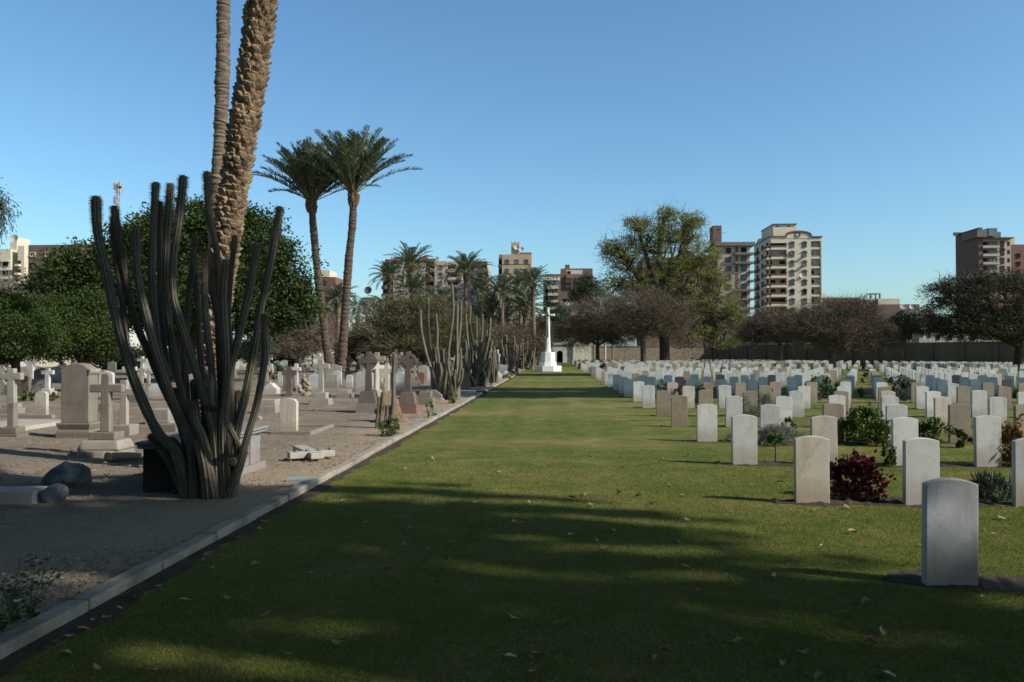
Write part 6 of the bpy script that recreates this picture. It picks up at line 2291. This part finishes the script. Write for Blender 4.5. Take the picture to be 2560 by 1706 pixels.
# shaded west side: bays with balconies
xl = B.X(1929)
for f in range(10):
    z = B.Z(614 + f * FL)
    for k in range(3):
        b = MB()
        yb = 3.0 + k * 6.2
        b.box(xl - .06, xl + .02, yb, yb + 2.2, z - 1.2, z + .9)
        b.build('window', M['dark'], B.t)
    b = MB()
    b.box(xl - 1.2, xl - .02, .2, 5.5, z - 1.35, z - .45)
    b.box(xl - 1.25, xl - .02, .1, 5.6, z - 1.9, z - 1.352, 1)
    b.box(xl - .8, xl - .02, 14, 18.5, z - 1.35, z - .45)
    b.build('balcony', [M['brownrail'], M['creamwall']], B.t)
b = MB()
n = 12
prof2 = [(2.0 + 6.0, B.Z(600))]
pr = [(y, B.Z(600) + 1.9 * max(math.sin((y - 9) / 10 * PI), 0) ** .7) for y in np.linspace(9, 19, 12)]
v = [(xl - .1, y, z) for y, z in pr] + [(xl + .6, y, z) for y, z in pr]
i = np.arange(11)
b.raw(v, [np.c_[i, i + 1, 12 + i + 1, 12 + i], list(range(12)), list(range(23, 11, -1))])
b.build('side_gable', M['creamwall'], B.t)
b = MB()
for (px, py) in ((1978, 639), (2010, 646), (2012, 691), (2009, 669)):
    b = MB()
    b.box(B.X(px - 3), B.X(px + 3), -.8, -.22, B.Z(py + 2.5), B.Z(py - 2.5))
    b.build('air_conditioner', M['greyslab'], B.t)
b = []
dish(b, B.X(2004), -.9, B.Z(700), .9)
dishes(b, M['dish'], B.t)

# pinkish block with projecting slabs and brick roof tower
B = Bld('apartment_block', 'pinkish unfinished apartment block with grey slabs and a brick stair tower', 235, 1800)
dpt = 14
B.part('wall', M['pinkwall'], [(1795, 1876, 619, None, 0, dpt)])
B.part('side_wing', M['brownbrick'], [(1700, 1795, 640, None, 1.5, dpt), (1604, 1700, 648, None, -2, dpt)])
B.part('roof_slab', M['greyslab'], [(1788, 1887, 610, 619, -1.2, dpt + 1)])
B.part('stair_tower', M['brownbrick'], [(1787, 1809, 578, 610, 2, 7), (1787, 1809, 565, 574, 2, 7), (1787, 1798, 574, 578, 2, 7), (1802, 1809, 574, 578, 2, 7)])
b = MB()
b.sticks([(B.X(1778), 2, B.Z(584)), (B.X(1809), 2, B.Z(583))], [(B.X(1787), 2, B.Z(584)), (B.X(1820), 2, B.Z(583.5))], .07, .06, 0, 4)
b.build('scaffold_pole', M['greyslab'], B.t)
for f in range(9):
    y = 629 + f * 22.4
    B.window(1860.5, y, 11, 11, 'dark', ['dark', 'glass', 'glass', 'glassblue', 'glass'][f % 5], False)
    B.window(1822, y + 1, 10, 10, 'dark', 'dark' if f == 0 else 'glass', False)
    B.dark(1839, 1846, y - 8, y + 9, -.02, 'redwall' if f % 2 else 'brownrail')
    x0 = 1836 if f not in (2, 3) else 1872
    B.balcony(x0, 1884, y + 7, y + 11, 1.5, 'greyslab', 'greyslab', 0, 1.5)
    b = MB()
    b.box(B.X(1876) + .02, B.X(1884), 0, 6, B.Z(y + 11.5), B.Z(y + 10.5))
    b.box(B.X(1884) - .2, B.X(1884), 0, 6, B.Z(y + 10.4), B.Z(y + 6))
    b.build('side_balcony', M['greyslab'], B.t)
for f in range(7):
    for px in (1625, 1655, 1685, 1730, 1765):
        B.window(px, 668 + f * 22.4, 9, 11, 'dark', 'glass', False, -2 if px < 1700 else 1.5)

# right dark tower
B = Bld('apartment_tower', 'dark brick tower at the right edge with beige balcony front', 200, 2480)
B.part('wall', M['brownbrick'], [(2446, 2456, 579, None, -.6, 10.6)])
B.part('roof_parapet', M['brownbrick'], [(2431, 2452, 577, 585, 8.4, 8.9)])
B.part('facade', M['aptwall'], [(2456.5, 2530, 604, None, 0, 11)])
B.part('penthouse', M['greyslab'], [(2438, 2465, 586, 603, -1.5, 6), (2487.5, 2508, 588, 603.5, .5, 6)])
B.part('winter_garden', M['glassblue'], [(2465.5, 2487, 582, 601, -1.6, 3)])
B.part('roof_slab', M['brownsill'], [(2452, 2530, 603.6, 606.5, -1.3, 11)])
for f in range(6):
    y = 617 + f * 20
    B.dark(2457, 2471, y - 5, y + 5, -.02)
    B.window(2484, y + 1, 18, 9, 'greenshutter', 'glassblue' if f == 2 else 'glass', False)
    B.window(2508, y + 2, 6, 12, 'dark', 'glass', f == 1)
    B.balcony(2455, 2496, y + 6, y + 11, 1.0, 'aptwall', 'aptwall', 0, .8)
    B.dark(2521, 2527, y - 4, y + 6, -.02)
B2 = Bld('apartment_block', 'reddish brick block with a pale stair tower at the right edge', 215, 2560)
B2.part('wall', M['redwall'], [(2529, 2620, 620, None, 0, 12)])
B2.part('stair_tower', M['creamwall'], [(2533, 2551, 599, 620, 2, 7)])
for f in range(4):
    for px in (2548, 2575):
        B2.window(px, 647 + f * 20, 7, 8, 'dark', 'dark', False)

# long pink apartment block
B = Bld('apartment_block', 'long dusty pink apartment block behind the date palms', 270, 1090)
dpt = 13
B.part('wall', M['aptwall'], [(1087, 1118, 652, None, -1.0, dpt), (985, 1062, 656, None, 0, dpt), (1118, 1218, 652, None, 0, dpt), (1064, 1087, 668, None, .8, dpt)])
B.part('left_bay', M['terracotta'], [(957, 984.5, 653, None, -.4, dpt)])
B.part('roof_slab', M['brownsill'], [(1040, 1088, 644, 652, 1, dpt), (960, 1010, 645, 653, 1, dpt)])
B.part('parapet', M['redwall'], [(962, 1040, 647, 656, -.2, .3), (1182, 1218, 653, 662, -.3, .2)])
B.part('water_tank', M['terracotta'], [(1052, 1064, 637, 644, 3, 6)])
for f in range(7):
    y = 668 + f * 20.4
    B.part('band', M['redwall'], [(1000, 1060, y - 3, y + 4, -.04, .03)])
    for px in (1000, 1024, 1050):
        B.window(px, y, 7, 8, 'whitewall', 'glass' if px != 1024 else 'glassblue', False, -.05)
    B.dark(1065, 1086, y - 7, y + 5, .78)
    b = MB()
    xx = B.X(1079)
    b.ngon(xx, .8, 1.5, 1.5, B.Z(y + 12), B.Z(y + 4), 14)
    b.build('balcony', M['terracotta'], B.t)
    B.window(1102, y, 8, 9, 'brownsill', 'glassblue', f == 1, -1.05)
    B.dark(1120, 1143, y - 6, y + 4, -.02)
    B.balcony(1119, 1157, y + 4, y + 11, 1.2, 'aptwall', 'aptwall', 0, .8)
    B.window(1149, y - 1, 8, 8, 'whitewall', 'glassblue', False, -.02)
    B.window(1180, y + 1, 7, 10, 'brownsill', 'glass', f == 1)
    B.dark(1194, 1217, y - 6, y + 4, -.02)
    B.balcony(1193, 1219, y + 4, y + 11, 1.2, 'aptwall' if f != 1 else 'redwall', 'aptwall', 0, .8)
    B.dark(959, 972, y - 6, y + 5, -.42)
    b = MB()
    b.ngon(B.X(968), -.4, 2.0, 2.0, B.Z(y + 13), B.Z(y + 5), 14)
    b.build('balcony', M['terracotta'], B.t)
B.part('drain_pipe', M['whitewall'], [(984.6, 986, 700, None, -.9, -.6), (1011, 1013, 700, None, -.9, -.6), (1061.5, 1063.5, 700, None, -.9, -.6)])
b = []
for px in (975, 982, 1089, 1000):
    dish(b, B.X(px), 2, B.Z(650), .9)
dishes(b, M['dish'], B.t)

# beige tower
B = Bld('apartment_tower', 'sandy beige brick tower with a battlemented roof turret', 260, 1290)
B.part('wall', M['beigewall'], [(1255, 1329, 636, None, 0, 12), (1245, 1254.5, 637, None, 2.4, 12)])
B.part('stair_turret', M['beigewall'], [(1277, 1298, 605, 636, 2, 5.5), (1277, 1280, 602, 605, 2, 5.5), (1284, 1290, 602, 605, 2, 5.5), (1294, 1298, 602, 605, 2, 5.5)])
B.part('parapet', M['greyslab'], [(1246, 1277, 633, 636, 3, 9), (1298.5, 1329, 630, 635.8, 1, 1.4)])
for f in range(7):
    y = 654 + f * 23
    for k, px in enumerate((1268, 1292, 1316)):
        B.window(px, y, 8, 9, 'greyslab', ['glass', 'glassblue', 'glass'][(k + f) % 3], False)
    B.part('sill_band', M['brownsill'], [(1257, 1328, y + 6, y + 7, -.12, .03)])
    B.dark(1246, 1254, y - 7, y + 7, 2.38)
    B.balcony(1244, 1254.4, y + 7, y + 11, 1.6, 'whitewall', 'greyslab', 2.4, 1)
b = []
dish(b, B.X(1291), 1.9, B.Z(624), 1.0)
dish(b, B.X(1303), 1.5, B.Z(628), .9)
dishes(b, M['dish'], B.t)
b = MB()
b.sticks([(B.X(1280), 1.9, B.Z(613))], [(B.X(1289), 1.9, B.Z(622))], .12, .12, 0, 4)
b.build('scaffold_pole', M['dish'], B.t)

# brick cluster behind the memorial cross
B = Bld('apartment_block', 'grey brown balcony block behind the memorial cross', 300, 1385)
B.part('wall', M['greyslab'], [(1358, 1410, 700, None, 0, 13)])
B.part('parapet', M['redwall'], [(1362, 1404, 685, 699.5, 1, 9)])
for f in range(6):
    y = 710 + f * 17.3
    B.window(1367, y + 1, 6, 7, 'dark', 'dark', False)
    B.window(1379, y + 1, 6, 7, 'whitewall' if f == 0 else 'dark', 'glass', False)
    B.window(1389, y + 1, 6, 7, 'whitewall' if f == 0 else 'dark', 'glass', False)
    B.balcony(1370, 1396, y + 6, y + 12, 1.3, 'creamwall', 'creamwall', 0, .6)
b = []
for px in (1368, 1375, 1382, 1390, 1399):
    dish(b, B.X(px), -.6, B.Z(702.5), .85)
dishes(b, M['dish'], B.t)
B = Bld('apartment_block', 'red brick block with white top floor behind the memorial cross', 280, 1445)
B.part('wall', M['redwall'], [(1402, 1482, 672, None, 0, 12)])
B.part('stair_tower', M['redwall'], [(1413, 1425, 660, 672, 3, 6)])
B.part('upper_floor', M['whitewall'], [(1416, 1457, 676, 686, -.05, .02)])
B.window(1423, 682, 6, 5, 'dark', 'dark', False, -.06)
B.balcony(1416, 1470, 687, 693, 1.2, 'terracotta', 'greyslab')
for f in range(4):
    B.window(1421, 703 + f * 14, 8, 6, 'whitewall', 'glassblue', False)
B.part('brown_wing', M['brownbrick'], [(1427, 1480, 700, None, -4, -.1)])
B = Bld('house', 'low white balcony house in front of the red brick block', 210, 1430)
B.part('wall', M['whitewall'], [(1403, 1500, 752, None, 0, 10)])
B.part('side_wall', M['brownbrick'], [(1396, 1402.8, 727, None, -.4, 10), (1403, 1430, 727, 747.5, 2, 9)])
for y in (757, 778, 805):
    for px in (1412, 1425, 1455):
        B.window(px, y - 5 if y == 757 else y, 6, 7, 'dark', 'dark', False)
for y in (757, 783, 812):
    B.balcony(1412, 1450, y, y + 7, 1.3, 'whitewall', 'whitewall', 0, .8)

# left side houses
B = Bld('apartment_block', 'cream apartment house at the left edge', 150, 40)
B.part('wall', M['creamwall'], [(-60, 24, 613, None, 0, 9), (42, 58, 605, None, 0, 9), (24.4, 41.6, 613, None, 1.8, 9)])
B.part('penthouse', M['creamwall'], [(5, 22, 578, 613, 2, 6)])
for f in range(6):
    y = 634 + f * 22.5
    B.part('band', M['whitewall'], [(-60, 24, y + 10, y + 12.5, -.5, -.01)])
    B.window(12, y + 18, 10, 8, 'dark', 'dark', False)
    B.window(-12, y + 18, 10, 8, 'dark', 'dark', False)
    B.window(30, y + 18, 4, 7, 'dark', 'dark', False, 1.8)
    B.dark(43, 50, y - 5 + 14, y + 6 + 14, -.02)
    B.balcony(42, 51, y + 19, y + 24, .9, 'creamwall', 'creamwall', 0, .6)
b = []
dish(b, B.X(33), 0, B.Z(600), 1.0)
dishes(b, M['dish'], B.t)
B = Bld('apartment_block', 'plain dark brown brick block left of the big dark tree', 140, 130)
B.part('wall', M['brownbrick'], [(68.5, 200, 603, None, 0, 10)])
for k in range(5):
    B.part('floor_band', M['greyslab'], [(68.6, 200, 616 + k * 24, 617.5 + k * 24, -.05, .02)])
for f in range(4):
    for px in (80, 118, 160):
        B.window(px, 628 + f * 28, 11, 9, 'creamwall' if f == 0 else 'dark', 'dark', False)
B = Bld('house', 'small white roof house peeping over the dark tree', 260, 312)
B.part('wall', M['whitewall'], [(301, 323, 574, None, 0, 8)])
B.window(312, 590, 5, 6, 'dark', 'glass', False)
# lattice mast
Y = 260
x = XA(290.5, Y)
t = thing('radio_mast', 'thin lattice radio mast rising behind the cactus stems', 'mast', (x, Y, 0))
b = MB()
w = 5.0 * Y / F
zt = ZA(446, Y)
for sx in (-1, 1):
    for sy in (-1, 1):
        b.sticks([(sx * w, sy * w, 0)], [(sx * w * .75, sy * w * .75, zt)], .13, .11, 0, 4)
z = 0
k = 0
while z < zt - 2:
    for sy in (-1, 1):
        b.sticks([(-w * .9, sy * w * .85, z), (-w * .9, sy * w * .85, z + 2)], [(w * .9, sy * w * .85, z + 2), (w * .9, sy * w * .85, z + 2)], .07, .07, 0, 4)
    z += 2
b.build('lattice', M['steel'], t)
for (zz, s) in ((ZA(452, Y), 1), (ZA(463, Y), 1), (ZA(490, Y), -1), (ZA(455, Y), -1)):
    b = MB()
    b.box(s * w * .7, s * w * 1.9, -.5, .2, zz - 1.0, zz + 1.2)
    b.build('antenna', M['dish'], t)
b = MB()
b.sticks([(0, 0, zt - 2)], [(0, 0, zt + 1.5)], .12, .08, 0, 4)
b.build('tip_rod', M['dish'], t)
b = MB()
b.sticks([(w * 2.6, 0, ZA(470, Y)), (w * 2.6, 0, ZA(452, Y))], [(w * 2.6, 0, ZA(448, Y)), (w * .8, 0, ZA(450, Y))], .07, .07, 0, 4)
b.build('side_pole', M['steel'], t)

B = Bld('house', 'small red and cream house between the tall palm trunks and the dark tree', 220, 818)
B.part('wall', M['redwall'], [(802, 838, 690, None, 0, 9)])
B.part('upper_floor', M['creamwall'], [(800, 822, 672, 689.8, .5, 8)])
B.window(812, 705, 6, 7, 'dark', 'dark', False)
B = Bld('house', 'low cream house with satellite dishes right of the tall palm trunk', 150, 895)
B.part('wall', M['creamwall'], [(880, 918, 806, None, 0, 8)])
B.part('upper_floor', M['creamwall'], [(886, 894, 782, 806, 2, 6)])
for px in (888, 902, 912):
    B.window(px, 822, 4, 8, 'dark', 'dark', False)
b = []
for px in (900, 907, 884):
    dish(b, B.X(px), -.3, B.Z(802), .5)
dishes(b, M['dish'], B.t)
B = Bld('house', 'dark flat roofed house with one big dish on a pole', 200, 922)
B.part('wall', M['greyslab'], [(905, 942, 742, None, 0, 9)])
B.window(915, 760, 6, 7, 'dark', 'dark', False)
b = []
dish(b, B.X(920), 0, B.Z(735), 1.1)
dishes(b, M['bronze'], B.t)

# low roofs on the right
B = Bld('house', 'low brown brick house right of the cream tower', 260, 2105)
B.part('wall', M['brownbrick'], [(2058, 2152, 747, None, 0, 10)])
B.part('stair_head', M['creamwall'], [(2056, 2066, 736, 747, 1, 5)])
for px in (2080, 2105, 2130):
    B.window(px, 765, 8, 9, 'dark', 'dark', False)
B = Bld('house', 'low cream house carrying a concrete roof frame', 230, 2205)
B.part('wall', M['creamwall'], [(2196, 2250, 750, None, 0, 9)])
B.part('side_wall', M['greyslab'], [(2168, 2195.6, 752, None, .5, 9)])
B.part('roof_frame', M['greyslab'], [(2184, 2187, 737, 750, 2, 2.5), (2207, 2210, 737, 750, 2, 2.5), (2197, 2199, 737, 750, 2, 2.5), (2184, 2210, 735.5, 737, 2, 5)])
B.window(2180, 765, 5, 6, 'dark', 'dark', False)
B = Bld('house', 'low dark brown house with dishes beyond the wall', 190, 2240)
B.part('wall', M['brownbrick'], [(2192, 2300, 764, None, 0, 9)])
B.part('annex', M['greyslab'], [(2250, 2320, 780, None, -3, -.1)])
B.window(2283, 769, 5, 5, 'dark', 'dark', False)
b = []
for px in (2242, 2246, 2265, 2302):
    dish(b, B.X(px), -3, B.Z(778), .6)
dishes(b, M['dish'], B.t)
# chapel-like cross stone beyond the wall
Y = 118
x = XA(2311, Y)
t = thing('tomb_cross', 'small white cross monument rising above the boundary wall', 'monument', (x, Y, 0))
m_ = Y / F
z1 = ZA(846, Y)
b = MB()
b.box(-1.3, 1.3, -1, 1, -.2, z1, 0, None, .2)
b.build('pedestal', M['oldpale'], t, bevel=.03)
b = MB()
b.box(-.13, .13, -.12, .12, z1, ZA(814, Y))
b.box(-.6, .6, -.1, .1, ZA(824, Y), ZA(820, Y))
b.build('cross', M['whitewash'], t)
b = MB()
B = Bld('house', 'pale low building seen under the flat topped tree beyond the wall', 130, 2380)
B.part('wall', M['oldpale'], [(2330, 2470, 834, None, 0, 7)])
for px in (2345, 2375, 2405, 2435):
    B.window(px, 845, 6, 7, 'dark', 'dark', False)

# ------------------------------------------------------------------ boundary walls and the entrance lodge
def wall_run(label, pts, h0, h1, mat, capmat, name='boundary_wall', th=.4, rib=0.0):
    """pts: two ground points"""
    (xa, ya), (xb, yb) = pts
    L = math.hypot(xb - xa, yb - ya)
    an = math.atan2(yb - ya, xb - xa)
    t = thing(name, label, 'wall', (xa, ya, 0), an, 'boundary walls')
    b = MB()
    b.raw([(0, 0, -.3), (L, 0, -.3), (L, th, -.3), (0, th, -.3), (0, 0, h0), (L, 0, h1), (L, th, h1), (0, th, h0)],
          [np.array([(0, 3, 2, 1), (4, 5, 6, 7), (0, 1, 5, 4), (1, 2, 6, 5), (2, 3, 7, 6), (3, 0, 4, 7)])])
    b.build('wall', M[mat], t)
    b = MB()
    e = .07
    b.raw([(-.05, -e, h0 + .003), (L + .05, -e, h1 + .003), (L + .05, th + e, h1 + .003), (-.05, th + e, h0 + .003), (-.05, -e, h0 + .16), (L + .05, -e, h1 + .16), (L + .05, th + e, h1 + .16), (-.05, th + e, h0 + .16)],
          [np.array([(0, 3, 2, 1), (4, 5, 6, 7), (0, 1, 5, 4), (1, 2, 6, 5), (2, 3, 7, 6), (3, 0, 4, 7)])])
    b.build('coping', M[capmat], t)
    if rib:
        x = rib * .5
        while x < L:
            b = MB()
            z = h0 + (h1 - h0) * x / L
            b.box(x - .2, x + .2, -.28, -.003, .9, z - .02)
            b.build('pilaster', M[mat], t)
            x += rib
    return t


wall_run('long dusty brown wall with pilasters closing the headstone field on the right', [(XA(1760, 152), 152.0), (82.0, 62.0)], 3.1, 3.1, 'darkwall', 'greyslab', rib=4.4)
wall_run('rubble stone wall between the entrance lodge and the brown wall', [(XA(1478, 154), 154.0), (XA(1785, 154), 154.0)], 3.0, 3.0, 'rubble', 'greyslab')
wall_run('cream wall behind the old graves on the left', [(-92.0, 92.0), (-29.0, 112.0)], 2.1, 2.1, 'creamwall', 'creamwall')
for i, px in enumerate((1484, 1513, 1531)):
    b = MB()
    b.tube([(0, 0, 0), (0, 0, 3.6)], .16, 8)
    b.ngon(0, 0, .26, .26, 0, .25, 8)
    b.ngon(0, 0, .24, .2, 3.6, 3.75, 8)
    tag(b.build('post', M[['greyslab', 'whitewall', 'greyslab'][i]], None, loc=(XA(px, 147), 147, 0)),
        ['grey pole just right of the cream lodge pier', 'white pole before the rubble wall', 'thin grey pole before the rubble wall, farthest from the lodge'][i], 'post', 'poles before the rubble wall')

Y = 152.0
t = thing('entrance_lodge', 'low white entrance lodge with dark arches behind the memorial cross', 'building', (XA(1385, Y), Y, 0))
x0_ = XA(1385, Y)


def LX(px):
    return XA(px, Y) - x0_


zt = ZA(862, Y)
b = MB()
arch = [(1354, 1366, 879), (1374, 1387, 878), (1392, 1407, 877)]
xs = LX(1333)
xe = LX(1432)
# wall with real arched openings: piers and spandrels
cur = xs
for (a, c, top) in arch:
    b.box(cur, LX(a), 0, .5, -.3, zt)
    n = 10
    r = (LX(c) - LX(a)) / 2
    zs = ZA(top, Y) - r * .9
    mid = (LX(a) + LX(c)) / 2
    pr = [(LX(a), zs)] + [(mid - r * math.cos(k / n * PI), zs + r * .9 * math.sin(k / n * PI)) for k in range(1, n)] + [(LX(c), zs)]
    for k in range(n):
        (xa, za), (xb, zb_) = pr[k], pr[k + 1]
        v = [(xa, 0, za), (xb, 0, zb_), (xb, 0, zt), (xa, 0, zt), (xa, .5, za), (xb, .5, zb_), (xb, .5, zt), (xa, .5, zt)]
        b.raw(v, [np.array([(0, 1, 2, 3), (7, 6, 5, 4), (0, 4, 5, 1), (3, 2, 6, 7)])])
    cur = LX(c)
b.box(cur, xe, 0, .5, -.3, zt)
b.build('wall', M['whitewall'], t)
b = MB()
b.box(xs - .2, xe + .1, -.25, 6.0, zt, zt + .35)
b.build('roof', M['creamwall'], t)
b = MB()
b.box(xs, xe, 4.5, 4.8, -.3, zt - .01)
b.build('back_wall', M['dark'], t)
b = MB()
b.box(xe + .02, LX(1456), -.4, 5, -.3, zt + .1)
b.box(LX(1462), LX(1478), -.4, 1, -.3, zt + .1)
b.build('pier', M['creamwall'], t)
b = MB()
b.box(LX(1419), LX(1421), -.02, .3, ZA(890, Y), ZA(882, Y))
b.build('window', M['dark'], t)
print('objects', len(bpy.data.objects), 'verts', sum(len(o.data.vertices) for o in bpy.data.objects if o.type == 'MESH'))
for o in bpy.data.objects:
    if o.parent is None and o.get('label') and not 4 <= len(o['label'].replace(',', ' ').split()) <= 16:
        print('LONG', o.name, o['label'])
